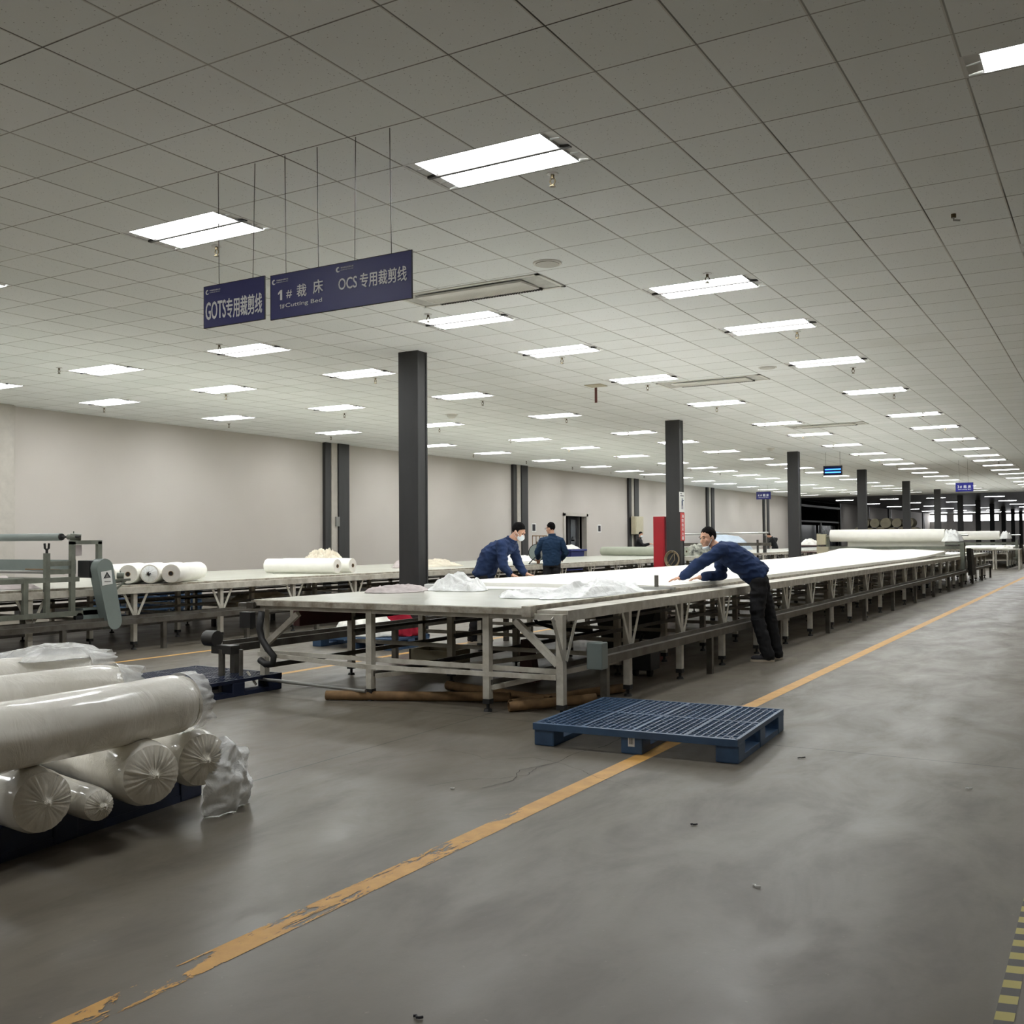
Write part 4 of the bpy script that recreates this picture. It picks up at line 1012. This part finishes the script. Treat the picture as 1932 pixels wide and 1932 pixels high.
# ------------------------------------------------------------------ people
def fuse(o, voxel, smooth=4, fold=0.0, ff=9.0, seed=0, factor=.5):
    """melt overlapping limbs into one continuous skin, then relax and crease it"""
    md = o.modifiers.new('r', 'REMESH'); md.mode = 'VOXEL'; md.voxel_size = voxel; md.use_smooth_shade = True
    sm = o.modifiers.new('s', 'SMOOTH'); sm.iterations = smooth; sm.factor = factor
    dg = bpy.context.evaluated_depsgraph_get(); dg.update()
    me = bpy.data.meshes.new_from_object(o.evaluated_get(dg)); old = o.data; o.modifiers.clear(); o.data = me
    if not me.materials: me.materials.append(old.materials[0])
    bpy.data.meshes.remove(old)
    if fold:
        nr = [v.normal.copy() for v in me.vertices]
        for v, n in zip(me.vertices, nr):
            p = v.co * ff; q = noise.noise((p.x + seed, p.y, p.z * 1.7)); q2 = noise.noise((p.x * 2.1, p.y * 2.1 + seed, p.z * 3.3))
            v.co += n * fold * ((1 - 2 * abs(q)) * .7 + q2 * .4)
    for p in me.polygons: p.use_smooth = True
    return o
def loft(b, st, seg=20):
    """stations: (centre, side, front, half width, half depth)"""
    rs = []
    for c, s, f, a, d in st:
        c = Vector(c) - b.o; s = Vector(s).normalized(); f = Vector(f).normalized()
        rs.append([b.bm.verts.new(c + s * a * math.cos(2 * PI * i / seg) + f * d * math.sin(2 * PI * i / seg)) for i in range(seg)])
    for r_, q_ in zip(rs, rs[1:]):
        for i in range(seg): b.bm.faces.new((r_[i], r_[(i + 1) % seg], q_[(i + 1) % seg], q_[i]))
    b.bm.faces.new(rs[0][::-1]); b.bm.faces.new(rs[-1])
def hand(b, wrist, d, palm, thumb_side, curl=.5, size=1.0):
    """palm, four unequal bent fingers and a thumb from the side of the palm"""
    wrist = Vector(wrist); d = Vector(d).normalized(); palm = Vector(palm).normalized(); s = palm.cross(d).normalized() * thumb_side
    m = wrist + d * .05 * size
    R = Matrix((s, d, palm)).transposed()
    b.ell(m, (.040 * size, .052 * size, .016 * size), rot=R)
    b.cap(wrist - d * .02, wrist + d * .03, .026 * size, .03 * size)
    for i, (off, ln) in enumerate(((.030, .072), (.010, .080), (-.010, .074), (-.029, .058))):
        p0 = wrist + d * .088 * size + s * off * size; a1 = curl * .5; a2 = curl * 1.1
        d1 = d * math.cos(a1) + palm * math.sin(a1); d2 = d * math.cos(a2) + palm * math.sin(a2)
        p1 = p0 + d1 * ln * .5 * size; p2 = p1 + d2 * ln * .5 * size
        b.cap(p0 - d * .02, p1, .0095 * size, .009 * size, 8); b.cap(p1, p2, .009 * size, .0075 * size, 8)
    t0 = wrist + d * .03 * size + s * .032 * size; t1 = t0 + (d * .7 + s * .7 + palm * .2).normalized() * .035 * size; t2 = t1 + (d * .95 + s * .2 + palm * .3).normalized() * .032 * size
    b.cap(t0, t1, .012 * size, .011 * size, 8); b.cap(t1, t2, .011 * size, .009 * size, 8)
def person(label, J, f, u, jacket, voxel=.008, mask=None, near=True, fold=.010, seed=0, curl=.5, glasses=False):
    """J joints in metres; f, u = facing and up of the head"""
    g = {k: Vector(v) for k, v in J.items()}
    base = (g['la'] + g['ra']) / 2; base.z = 0
    t = thing('person', label, 'person', base)
    f = Vector(f).normalized(); u = (Vector(u) - f * Vector(u).dot(f)).normalized(); s = u.cross(f)      # s = the head's left
    R = Matrix((s, f, u)).transposed(); H = g['head']
    b = MB(base)
    b.ell(H + u * .025 - f * .012, (.074, .094, .098), rot=R); b.ell(H - u * .035 + f * .022, (.062, .070, .085), rot=R); b.ell(H - u * .088 + f * .058, (.034, .030, .026), rot=R)
    b.cap(H + f * .084 - u * .005, H + f * .100 - u * .036, .010, .0155, 8)
    b.ell(H + f * .076 + u * .022, (.050, .018, .014), rot=R); b.ell(H + f * .084 - u * .066, (.025, .012, .010), rot=R)
    for k in (-1, 1):
        b.ell(H + s * k * .076 - f * .012 - u * .012, (.010, .020, .032), rot=R); b.ell(H + f * .062 - u * .03 + s * k * .04, (.022, .02, .024), rot=R)
    nb = g['neck']; b.cap(nb - u * .02, H - u * .05 - f * .02, .058, .054)
    sd = (g['ls'] - g['rs']).normalized(); sp = (nb - g['pelvis']).normalized(); fr = sd.cross(sp).normalized() * 1.0
    md_ = g.get('mid', g['pelvis'].lerp(nb, .5)); loft(b, [(g['pelvis'] - sp * .08, sd, fr, .12, .085), (g['pelvis'].lerp(md_, .6), sd, fr, .13, .085), (md_, sd, fr, .135, .085), (md_.lerp(nb, .5), sd, fr, .135, .08), (nb - sp * .03, sd, fr, .09, .06)])
    for k in ('l', 'r'):
        b.cap(g[k + 's'], g[k + 'e'], .046, .040); b.cap(g[k + 'e'], g[k + 'w'], .040, .027)
        hd = g.get(k + 'd', (g[k + 'w'] - g[k + 'e'])); pm = g.get(k + 'p', V(0, 0, -1))
        hand(b, g[k + 'w'], hd, pm, 1 if k == 'r' else -1, curl)
        b.cap(g[k + 'h'], g[k + 'k'], .070, .052); b.cap(g[k + 'k'], g[k + 'a'], .050, .036)
    fuse(b.build('body', 'skin', t), voxel * .75, 2)
    # jacket
    b = MB(base)
    pv = g['pelvis']; top = nb + sp * .005
    bend = g.get('mid', pv.lerp(nb, .5))
    loft(b, [(pv - sp * .07, sd, fr, .185, .135), (pv + sp * .02, sd, fr, .19, .145), (pv.lerp(bend, .6), sd, fr, .185, .145), (bend, sd, fr, .19, .145), (bend.lerp(nb, .5), sd, fr, .20, .14), (nb - sp * .07, sd, fr, .185, .115), (nb - sp * .02, sd, fr, .12, .085), (top, sd, fr, .072, .07)])
    for k in ('l', 'r'):
        S = g[k + 's']; E_ = g[k + 'e']; W_ = g[k + 'w']; inn = S.lerp(nb - sp * .06, .45)
        b.cap(inn, S, .078, .070); b.cap(S, E_, .073, .062); b.cap(E_, W_.lerp(E_, .12), .064, .047)
        b.cap(W_.lerp(E_, .16), W_.lerp(E_, .08), .049, .044)
    fuse(b.build('jacket', jacket, t), voxel, 4, fold, 8.5, seed)
    b = MB(base); q = (u + sp).normalized(); c = nb + sp * .012
    for r_, dz in ((.070, 0), (.066, .02)):
        x = q.orthogonal().normalized(); y = q.cross(x); b.tube([c + q * dz + (x * math.cos(a * PI / 10) + y * math.sin(a * PI / 10)) * r_ for a in range(20)], .014, 8, True)
    b.build('collar', jacket, t, smooth=True)
    # trousers
    b = MB(base)
    loft(b, [(pv + sp * .03, sd, fr, .165, .12), (pv - sp * .06, sd, fr, .18, .135), ((g['lh'] + g['rh']) / 2 - V(0, 0, .03), sd, fr, .17, .13)])
    for k in ('l', 'r'):
        b.cap(g[k + 'h'] + V(0, 0, .0), g[k + 'k'], .098, .074); b.cap(g[k + 'k'], g[k + 'a'] - V(0, 0, .02), .072, .064)
    fuse(b.build('trousers', 'dark_cloth', t), voxel, 3, fold * .8, 7, seed + 5)
    for k in ('l', 'r'):
        d = Vector(J[k + 'toe']) - g[k + 'a']; d.z = 0; d.normalize(); a = g[k + 'a'].copy(); a.z = 0; sdv = V(-d.y, d.x, 0); Rm = Matrix((sdv, d, V(0, 0, 1))).transposed()
        b = MB(base); b.ell(a + d * .035 + V(0, 0, .045), (.043, .07, .042), rot=Rm); b.ell(a + d * .12 + V(0, 0, .04), (.045, .08, .034), rot=Rm); b.ell(a - d * .03 + V(0, 0, .05), (.038, .045, .045), rot=Rm)
        sh = fuse(b.build('shoe', 'ink_black', t), .009, 3)
        b = MB(base); loft(b, [(a + d * .065 + V(0, 0, z), sdv, d, .047, .135) for z in (.001, .026)]); b.build('sole', 'sole', sh)
    # hair, as a cap clear of the face
    b = MB(base); c = H + u * .036 - f * .020; rr = (.0775, .095, .098)
    v = b.add(bmesh.ops.create_uvsphere, Matrix.Translation(c) @ R.to_4x4() @ Matrix.Diagonal((rr[0], rr[1], rr[2], 1)), u_segments=72, v_segments=48, radius=1)
    kill = []
    for x in v:
        p = x.co + b.o - H; pf = p.dot(f); pu = p.dot(u)
        hl = [(-.2, -.075), (-.06, -.062), (-.03, -.045), (0, -.028), (.022, -.005), (.035, .04), (.06, .062), (.085, .075), (.2, .09)]
        for (a0, b0), (a1, b1) in zip(hl, hl[1:]):
            if a0 <= pf < a1:
                if pu < b0 + (b1 - b0) * (pf - a0) / (a1 - a0) + .0015 * noise.noise(p * 60): kill.append(x)
    bmesh.ops.delete(b.bm, geom=kill, context='VERTS')
    hr = b.build('hair', 'hair', t, smooth=True, wob=.004, wf=45)
    so = hr.modifiers.new('s', 'SOLIDIFY'); so.thickness = .012; so.offset = -1
    if near:
        for k in (-1, 1):
            b = MB(base); b.ell(H + f * .082 + s * k * .034 + u * .004, (.014, .008, .0065), rot=R); b.build('eye', 'eye', t, smooth=True)
            b = MB(base); b.ell(H + f * .088 + s * k * .034 + u * .026, (.022, .006, .0045), rot=R); b.build('eyebrow', 'hair', t, smooth=True)
    if mask:
        b = MB(base)
        if mask == 'on':
            b.ell(H + f * .058 - u * .052, (.062, .058, .056), rot=R)
            for k in (-1, 1): b.tube([H + s * k * .056 + f * .06 - u * .03, H + s * k * .074 + f * .02 - u * .012, H + s * k * .082 - f * .012 + u * .012, H + s * k * .082 - f * .022 - u * .03, H + s * k * .066 + f * .03 - u * .07], .0028, 6)
        else:
            b.ell(H + f * .05 - u * .108, (.044, .045, .022), rot=R)
            for k in (-1, 1): b.tube([H + s * k * .04 + f * .05 - u * .10, H + s * k * .07 + f * .02 - u * .05, H + s * k * .083 - f * .012 + u * .012, H + s * k * .082 - f * .026 - u * .03], .0032, 6)
        b.build('face_mask', 'mask', t, smooth=True)
    if glasses:
        b = MB(base)
        for k in (-1, 1): b.tube([H + s * k * .034 + f * .105 + u * .004 + (s * math.cos(a * PI / 6) * .022 + u * math.sin(a * PI / 6) * .017) for a in range(12)], .0025, 6, True); b.tube([H + s * k * .056 + f * .103 + u * .01, H + s * k * .08 + f * .0 + u * .012], .0025, 6)
        b.build('glasses', 'ink_black', t)
    return t
person('man in navy jacket leaning far over the near table edge, mask under his chin',
       dict(head=(-1.0, 5.645, 1.425), neck=(-.89, 5.70, 1.32), pelvis=(-.50, 5.90, 1.00), mid=(-.70, 5.80, 1.18), ls=(-.80, 5.53, 1.28), rs=(-.93, 5.86, 1.27), le=(-1.03, 5.40, 1.125), re=(-.95, 5.96, .99),
            lw=(-1.225, 5.405, .97), rw=(-1.12, 5.78, .962), ld=(-.9, -.1, -.12), rd=(-.85, -.5, -.1), lh=(-.45, 5.81, .92), rh=(-.50, 6.0, .92), lk=(-.475, 5.80, .51), rk=(-.41, 6.06, .51), la=(-.36, 5.83, .09), ra=(-.345, 6.12, .09), ltoe=(-.6, 5.76, 0), rtoe=(-.58, 6.05, 0)),
       (-.52, -.85, -.12), (-.16, -.05, 1), 'jacket', .0075, 'chin', True, .019, 3, .5)
person('masked man in navy jacket bending over white cloth from the aisle side of the table',
       dict(head=(-3.995, 6.41, 1.53), neck=(-4.10, 6.36, 1.405), pelvis=(-4.45, 6.23, .97), mid=(-4.36, 6.27, 1.20), ls=(-4.17, 6.54, 1.33), rs=(-4.13, 6.17, 1.35), le=(-4.13, 6.60, 1.11), re=(-4.07, 6.12, 1.07),
            lw=(-4.02, 6.60, .945), rw=(-4.04, 6.23, .95), ld=(.9, .25, -.12), rd=(.8, .35, -.2), lh=(-4.47, 6.33, .90), rh=(-4.43, 6.14, .90), lk=(-4.52, 6.36, .48), rk=(-4.49, 6.12, .48), la=(-4.62, 6.36, .09), ra=(-4.58, 6.12, .09), ltoe=(-4.42, 6.45, 0), rtoe=(-4.38, 6.2, 0)),
       (.86, .06, -.44), (.44, 0, .9), 'jacket', .0075, 'on', True, .017, 9, .55)
person('man with glasses in dark jacket standing with his back to us at the wall table',
       dict(head=(-7.11, 13.1, 1.655), neck=(-7.07, 13.09, 1.50), pelvis=(-7.09, 13.1, .95), mid=(-7.09, 13.08, 1.22), ls=(-7.25, 12.99, 1.385), rs=(-6.91, 13.18, 1.385), le=(-7.38, 13.02, 1.16), re=(-6.85, 13.28, 1.14),
            lw=(-7.48, 13.22, 1.02), rw=(-7.05, 13.45, 1.0), lh=(-7.17, 13.06, .88), rh=(-7.01, 13.14, .88), lk=(-7.17, 13.08, .48), rk=(-7.0, 13.16, .48), la=(-7.18, 13.05, .09), ra=(-6.99, 13.14, .09), ltoe=(-7.28, 13.25, 0), rtoe=(-7.1, 13.34, 0)),
       (-.97, .10, -.12), (0, 0, 1), 'jacket2', .009, None, False, .014, 15, .5, True)
person('distant man in black behind the sage cloth roll, left of the red cabinet',
       dict(head=(-13.3, 32.2, 1.58), neck=(-13.36, 32.2, 1.44), pelvis=(-13.42, 32.2, .92), ls=(-13.5, 32.38, 1.36), rs=(-13.3, 32.0, 1.36), le=(-13.3, 32.45, 1.14), re=(-13.1, 31.95, 1.16),
            lw=(-13.0, 32.4, 1.22), rw=(-12.85, 32.0, 1.22), ld=(1, 0, 0), rd=(1, 0, 0), lh=(-13.45, 32.3, .86), rh=(-13.4, 32.1, .86), lk=(-13.4, 32.3, .46), rk=(-13.36, 32.1, .46), la=(-13.45, 32.3, .09), ra=(-13.4, 32.1, .09), ltoe=(-13.2, 32.3, 0), rtoe=(-13.15, 32.1, 0)),
       (.8, -.55, -.1), (0, 0, 1), 'dark_cloth', .012, 'on', False, .008, 21)
person('distant man in black looking down at the far table under the bare roller frame',
       dict(head=(-13.1, 49.15, 1.56), neck=(-12.95, 49.2, 1.44), pelvis=(-12.8, 49.3, .94), ls=(-12.85, 49.0, 1.36), rs=(-12.75, 49.42, 1.36), le=(-13.05, 48.95, 1.12), re=(-12.85, 49.5, 1.12),
            lw=(-13.25, 48.95, 1.0), rw=(-13.05, 49.5, 1.0), lh=(-12.85, 49.2, .88), rh=(-12.75, 49.4, .88), lk=(-12.85, 49.2, .46), rk=(-12.75, 49.4, .46), la=(-12.8, 49.2, .09), ra=(-12.7, 49.4, .09), ltoe=(-13.05, 49.15, 0), rtoe=(-12.95, 49.35, 0)),
       (-.85, -.3, -.45), (-.3, 0, 1), 'dark_cloth', .012, None, False, .008, 27)

# ------------------------------------------------------------------ spreading machines
t = thing('spreading_machine', 'green grey cloth spreading machine astride the wall table at the left frame edge', 'spreading machine', (-8.12, 2.3, .43)); lo = t.location
XM = -8.12
b = MB(lo); b.beam((XM, .6, .545), (XM, 3.0, .545), .06, .06); b.beam((XM, .6, .97), (XM, 2.5, .97), .05, .06)
for y, z0, z1 in ((.9, .5, .97), (1.77, .54, .97), (2.06, .54, 1.30), (2.41, .54, 1.44), (2.80, .9, 1.44)): b.beam((XM, y, z0), (XM, y, z1), .055, .06)
b.beam((XM, 2.38, 1.43), (XM, 2.83, 1.43), .055, .05); b.beam((XM, 2.06, 1.17), (XM, 2.41, 1.17), .04, .06); b.beam((XM, 2.06, 1.07), (XM, 2.41, 1.07), .04, .06)
b.build('side_frame', 'machine', t)
b = MB(lo)
for y in (1.3, 2.5): b.cyl((XM - .02, y, .49), (XM + .03, y, .49), .055, seg=20)
b.build('wheel', 'black', t)
b = MB(lo); b.beam((-12.5, .6, .545), (-12.5, 3.0, .545), .06, .06)
for y in (.9, 2.41, 2.8): b.beam((-12.5, y, .54), (-12.5, y, 1.44), .055, .06)
b.build('far_frame', 'machine', t)
b = MB(lo); b.cyl((-12.45, 2.47, 1.50), (-8.42, 2.47, 1.50), .048, seg=24); b.build('roller', 'machine2', t, smooth='auto')
b = MB(lo); b.cyl((-8.42, 2.47, 1.50), (-8.40, 2.47, 1.50), .042, seg=20); b.cyl((-8.42, 2.47, 1.5), (-8.05, 2.47, 1.5), .014); b.build('roller_end', 'black', t)
b = MB(lo); b.cyl((-8.3, 2.49, 1.50), (-8.16, 2.49, 1.50), .035, seg=16); b.cyl((-8.2, 2.44, 1.5), (-8.12, 2.54, 1.49), .045, seg=16); b.cyl((-8.2, 2.49, 1.53), (-8.2, 2.49, 1.57), .008); b.build('bearing', 'machine', t, smooth='auto')
b = MB(lo); b.tube([(XM, 2.03, 1.42), (XM, 2.035, 1.36), (XM, 2.06, 1.34), (XM, 2.085, 1.36), (XM, 2.09, 1.42)], .014, 8); b.cyl((XM, 2.06, 1.26), (XM, 2.06, 1.35), .016); b.build('bar_fork', 'black', t)
b = MB(lo); b.span((-12.4, 2.55, 1.03), (-8.3, 2.60, 1.21)); b.build('cross_board', 'machine2', t)
b = MB(lo); b.cyl((-12.4, 2.33, 1.055), (-8.15, 2.33, 1.055), .022, seg=16); b.build('cross_bar', 'steel', t, smooth='auto')
b = MB(lo); b.span((-12.4, 1.7, .965), (-8.15, 1.78, 1.005)); b.span((-12.4, 2.2, .95), (-8.15, 2.26, .99)); b.build('cross_beam', 'machine', t)
b = MB(lo); b.span((-8.9, 2.3, 1.085), (-8.25, 2.33, 1.10)); b.build('wooden_slat', 'tube', t)
b = MB(lo); b.span((-8.3, 2.62, .98), (-8.06, 2.80, 1.2), bev=.01); b.cyl((-8.2, 2.7, 1.15), (-8.02, 2.74, 1.15), .03); b.build('motor', 'black_plastic', t)
def capsule_outline(y0, z0, y1, z1, r0_, r1_, x):
    a = math.atan2(z1 - z0, y1 - y0); P = []
    for i in range(13): q = a + PI / 2 + PI * i / 12; P.append((x, y0 + r0_ * math.cos(q), z0 + r0_ * math.sin(q)))
    for i in range(13): q = a - PI / 2 + PI * i / 12; P.append((x, y1 + r1_ * math.cos(q), z1 + r1_ * math.sin(q)))
    return P
b = MB(lo); b.poly(capsule_outline(2.90, .42, 2.75, 1.10, .105, .12, -8.09), .16, (1, 0, 0)); gd = b.build('belt_guard', 'machine2', t, smooth='auto')
b = MB(lo); gx = -7.928; b.poly([(gx, 2.685, 1.055), (gx, 2.84, 1.075), (gx, 2.86, .90), (gx, 2.705, .88)], .002, (1, 0, 0)); b.build('warning_label', 'paper', gd)
b = MB(lo); gx += .0025; b.poly([(gx, 2.72, .97), (gx, 2.83, .98), (gx, 2.772, 1.055)], .001, (1, 0, 0)); b.build('warning_mark', 'ink_black', gd)
b = MB(lo); b.poly([(gx + .0012, 2.745, .98), (gx + .0012, 2.803, .985), (gx + .0012, 2.773, 1.03)], .001, (1, 0, 0)); b.span((gx, 2.735, .925), (gx + .001, 2.83, .935)); b.build('warning_print', 'grey_line', gd)
b = MB(lo); b.cyl((-8.06, 3.03, .995), (-8.0, 3.09, .995), .04, seg=16); b.cyl((-8.03, 3.06, 1.03), (-8.03, 3.06, 1.06), .006); b.beam((-8.05, 2.95, .93), (-8.02, 3.2, .94), .03, .03); b.beam((-8.05, 2.98, .8), (-8.03, 3.14, .93), .02, .025); b.build('bracket', 'machine', t)
b = MB(lo); b.span((-8.25, 2.55, .46), (-8.09, 2.95, .6)); b.build('gear_box', 'machine2', t)
o = MB((-8.3, 2.6, 1.23)); o.span((-8.22, 2.50, 1.26), (-8.215, 2.62, 1.40)); pn_ = o.build('paper_tag', 'cloth_grey', None); pn_.location = (-8.3, 2.6, 1.23); tag(pn_, 'small brownish paper hanging inside the green machine frame', 'paper')
crumple('cloth_bundle', 'mauve grey cloth layers lying on the wall table inside the green machine', 'cloth', (-9.5, 2.0, ZT), (.9, .55, .2), 'cloth_grey', 81, .8, 50, 2.4)
def spreader(label, y, full=True, rz=1.46, x0=-4.75, x1=-.62, rx0=-4.36, rx1=-1.13):
    t = thing('spreading_machine', label, 'spreading machine', (x1, y, .43)); lo = t.location
    b = MB(lo); b.span((x1 - .09, y - .16, .3), (x1 + .02, y + .1, 1.25)); b.span((x1 - .06, y - .12, .12), (x1 + .0, y - .04, .4)); b.span((x1 - .16, y - .3, .42), (x1 + .06, y + .1, .47)); b.build('upright', 'machine', t)
    b = MB(lo); b.span((x0, y - .08, 1.05), (x1, y + .02, 1.14)); b.build('cross_beam', 'machine', t)
    b = MB(lo); b.span((x0, y + .3, 1.12), (x1, y + .36, 1.16)); b.build('rear_beam', 'rail', t)
    b = MB(lo); b.cyl((x0 + .0, y, rz), (x1 + .12, y, rz), .03, seg=14); b.build('shaft', 'steel', t)
    b = MB(lo); b.cyl((rx1 + .01, y, rz), (rx1 + .12, y, rz), .07, seg=16); b.build('chuck', 'rail', t)
    b = MB(lo); b.span((x0 - .02, y - .06, .45), (x0 + .06, y + .1, 1.55)); b.span((x0 + .25, y - .02, 1.1), (x0 + .33, y + .1, 1.5)); b.build('post', 'machine', t)
    if full:
        b = MB(lo); b.span((x0 + .02, y - .25, .86), (x0 + .36, y - .09, 1.14)); b.build('control_box', 'cream_box', t)
        b = MB(lo); b.span((x0 + .0, y - .15, 1.2), (x0 + .26, y + .05, 1.52)); b.build('meter_box', 'cream_box', t)
    b = MB(lo); b.poly([(x1 + .03, y + .25, 1.08), (x1 + .03, y + .75, 1.05), (x1 + .03, y + 1.5, .3), (x1 + .03, y + .55, .28)], .12, (1, 0, 0)); b.build('guard', 'steel_dark', t)
    return t
spreader('distant spreading machine carrying a thick white roll across the middle table', 26.0)
spreader('second spreading machine farther along, half hidden by the first roll', 45.0, False)
cloth_roll('thick white cloth roll held across the middle table by the distant spreading machine', (-1.13, 26.0, 1.46), (-4.36, 26.0, 1.47), .185, 90, 'cloth')
cloth_roll('white cloth roll on the second spreading machine farther away', (-1.35, 45.0, 1.46), (-4.6, 45.0, 1.46), .2, 93, 'cloth')
cloth_sheet('hanging_cloth', 'white cloth hanging from the thick roll down behind the machine beam', -3.9, -1.15, 26.16, 26.2, lambda u, y: 1.46 if y < 26.17 else 1.1, 10, 1, .5)
crumple('plastic_bag', 'crumpled clear bag bunched at the right end of the thick white roll', 'plastic bag', (-.92, 25.95, 1.27), (.3, .25, .4), 'film_white', 96, .6, 40, 1.8)
crumple('plastic_bag', 'crumpled white bag at the right end of the second distant roll', 'plastic bag', (-1.1, 44.9, 1.30), (.26, .25, .4), 'film_white', 99, .6, 36, 1.8)
t = thing('roller_frame', 'bare steel roller frame over the far wall table, no cloth on it', 'roller frame', (-10.4, 33.2, .85))
lo = t.location
b = MB(lo)
for x in (-8.55, -12.2):
    b.span((x - .05, 33.1, .45), (x + .05, 33.25, 1.5)); b.span((x - .3, 33.1, .45), (x - .24, 33.2, 1.35))
b.build('post', 'steel_dark', t)
b = MB(lo); b.cyl((-12.5, 33.2, 1.58), (-8.4, 33.2, 1.62), .035, seg=14); b.build('roller', 'steel', t)
b = MB(lo); b.span((-12.5, 33.05, 1.12), (-8.3, 33.2, 1.24)); b.build('beam', 'rail', t)
# ------------------------------------------------------------------ things along the left wall and far off
t = thing('wheeled_bin', 'blue wheeled bin standing before the dark doorway', 'bin', (-14.3, 28.0, 0))
b = MB(t.location); b.poly([(-14.55, 27.35, .08), (-14.05, 27.35, .08), (-13.95, 27.35, .98), (-14.65, 27.35, .98)], 1.05, (0, 1, 0)); b.build('body', 'blue_bin', t)
b = MB(t.location); b.span((-14.7, 27.25, .98), (-13.9, 28.55, 1.06), bev=.02); b.build('lid', 'blue_bin', t)
for y in (27.5, 28.25): b = MB(t.location); b.cyl((-14.05, y, .08), (-13.97, y, .08), .08); b.build('wheel', 'black', t)
crumple('cloth_pile', 'white cloth bundle lying on the blue bin lid', 'cloth', (-14.3, 27.9, 1.06), (.3, .5, .2), 'cloth', 103, .7, 30, 2)
t = thing('cage_trolley', 'thin brown metal cage trolley by the wall behind the glasses man', 'trolley', (-13.8, 24.6, 0))
b = MB(t.location)
for y in (24.2, 24.45, 24.7, 24.95, 25.2): b.cyl((-13.8, y, .12), (-13.8, y, 1.55), .014, seg=8)
for z in (.15, 1.55): b.cyl((-13.8, 24.2, z), (-13.8, 25.2, z), .018, seg=8)
b.build('end_grid', 'tube', t)
b = MB(t.location); b.span((-14.4, 24.2, .12), (-13.78, 25.2, .16)); b.build('base', 'steel_dark', t)
for x in (-14.35, -13.85):
    for y in (24.25, 25.15): b = MB(t.location); b.cyl((x, y - .02, .06), (x, y + .02, .06), .06); b.build('wheel', 'black', t)
t = thing('cable_reel', 'round cable reel on a black stand on the wall table, left of the standing man', 'cable reel', (-8.55, 15.1, ZT)); lo = t.location
b = MB(lo); a = V(.5, -.86, 0)
c = V(-8.55, 15.1, ZT + .27)
for s_ in (-.09, .09): b.cyl(c + a * (s_ - .012), c + a * (s_ + .012), .205, seg=32)
b.build('rim', 'black', t, smooth='auto')
b = MB(lo); b.cyl(c - a * .08, c + a * .08, .17, seg=28); b.cyl(c + a * .10, c + a * .108, .19, seg=28); b.build('drum', 'machine2', t, smooth='auto')
b = MB(lo); b.box(c + a * .115 + V(.05, .03, -.02), (.12, .08, .12), rz=.55); b.build('socket_panel', 'steel', t)
b = MB(lo); sx = V(.86, .5, 0)
for s_ in (-.14, .14): b.tube([c + a * s_ - sx * .2 - V(0, 0, .268), c + a * s_ + V(0, 0, -.05), c + a * s_ + sx * .2 - V(0, 0, .268), c + a * s_ - sx * .2 - V(0, 0, .268)], .012, 6)
b.tube([c - a * .14, c - a * .14 + V(0, 0, .25), c + a * .14 + V(0, 0, .25), c + a * .14], .012, 6); b.build('stand', 'black', t)
t = thing('sack_rack', 'dark platform carrying a pile of olive rolls far down the hall', 'rack', (-10.2, 62.0, 0))
b = MB(t.location); b.span((-11.3, 61.3, 1.3), (-7.0, 62.8, 1.42))
for x in (-11.1, -7.2):
    for y in (61.4, 62.7): b.span((x - .06, y - .06, 0), (x + .06, y + .06, 1.3))
b.build('frame', 'steel_dark', t)
k_ = 0
for lv, n_ in ((0, 6), (1, 5)):
    for i in range(n_):
        x = -10.9 + i * .66 + lv * .33; b = MB((x, 61.3, 1.42)); b.cyl((x, 61.35, 1.74 + lv * .56), (x, 62.7, 1.74 + lv * .56), .32 - .04 * (i % 2), seg=20)
        o = b.build('sack_roll', 'olive', smooth='auto', wob=.05, wf=3.0); tag(o, 'olive sacking roll in the far pile, %s from the left in its %s row' % (ORD[i], ('bottom', 'top')[lv]), 'sacking roll', 'olive sacking rolls'); k_ += 1
t = thing('side_table', 'small distant work bench with one pale leg, right of the far machines', 'bench', (-.6, 42.6, 0))
b = MB(t.location); b.span((-1.4, 41.9, .84), (-.3, 43.2, .88)); b.build('top', 'board', t)
for x in (-.36, -1.34): 
    for y in (42.0, 43.1): b = MB(t.location); b.span((x - .035, y - .035, 0), (x + .035, y + .035, .84)); b.build('leg', 'frame', t)
crumple('cloth_pile', 'small white cloth heap on the distant work bench', 'cloth', (-.95, 42.5, .88), (.35, .4, .16), 'cloth', 111, .8, 30, 2)
t = thing('tool_rack', 'dark red shelf rack with white bag on top beside the distant machine', 'rack', (-6.0, 30.0, 0))
b = MB(t.location)
for z in (.3, .6, .9, 1.12): b.span((-6.5, 29.8, z), (-5.6, 30.3, z + .03))
for x in (-6.5, -5.64):
    for y in (29.8, 30.26): b.span((x, y, 0), (x + .04, y + .04, 1.15))
b.build('frame', 'maroon', t)
crumple('plastic_bag', 'white bag resting on top of the dark red rack', 'plastic bag', (-6.05, 30.05, 1.15), (.34, .26, .28), 'cloth', 115, .5, 30, 1.6)
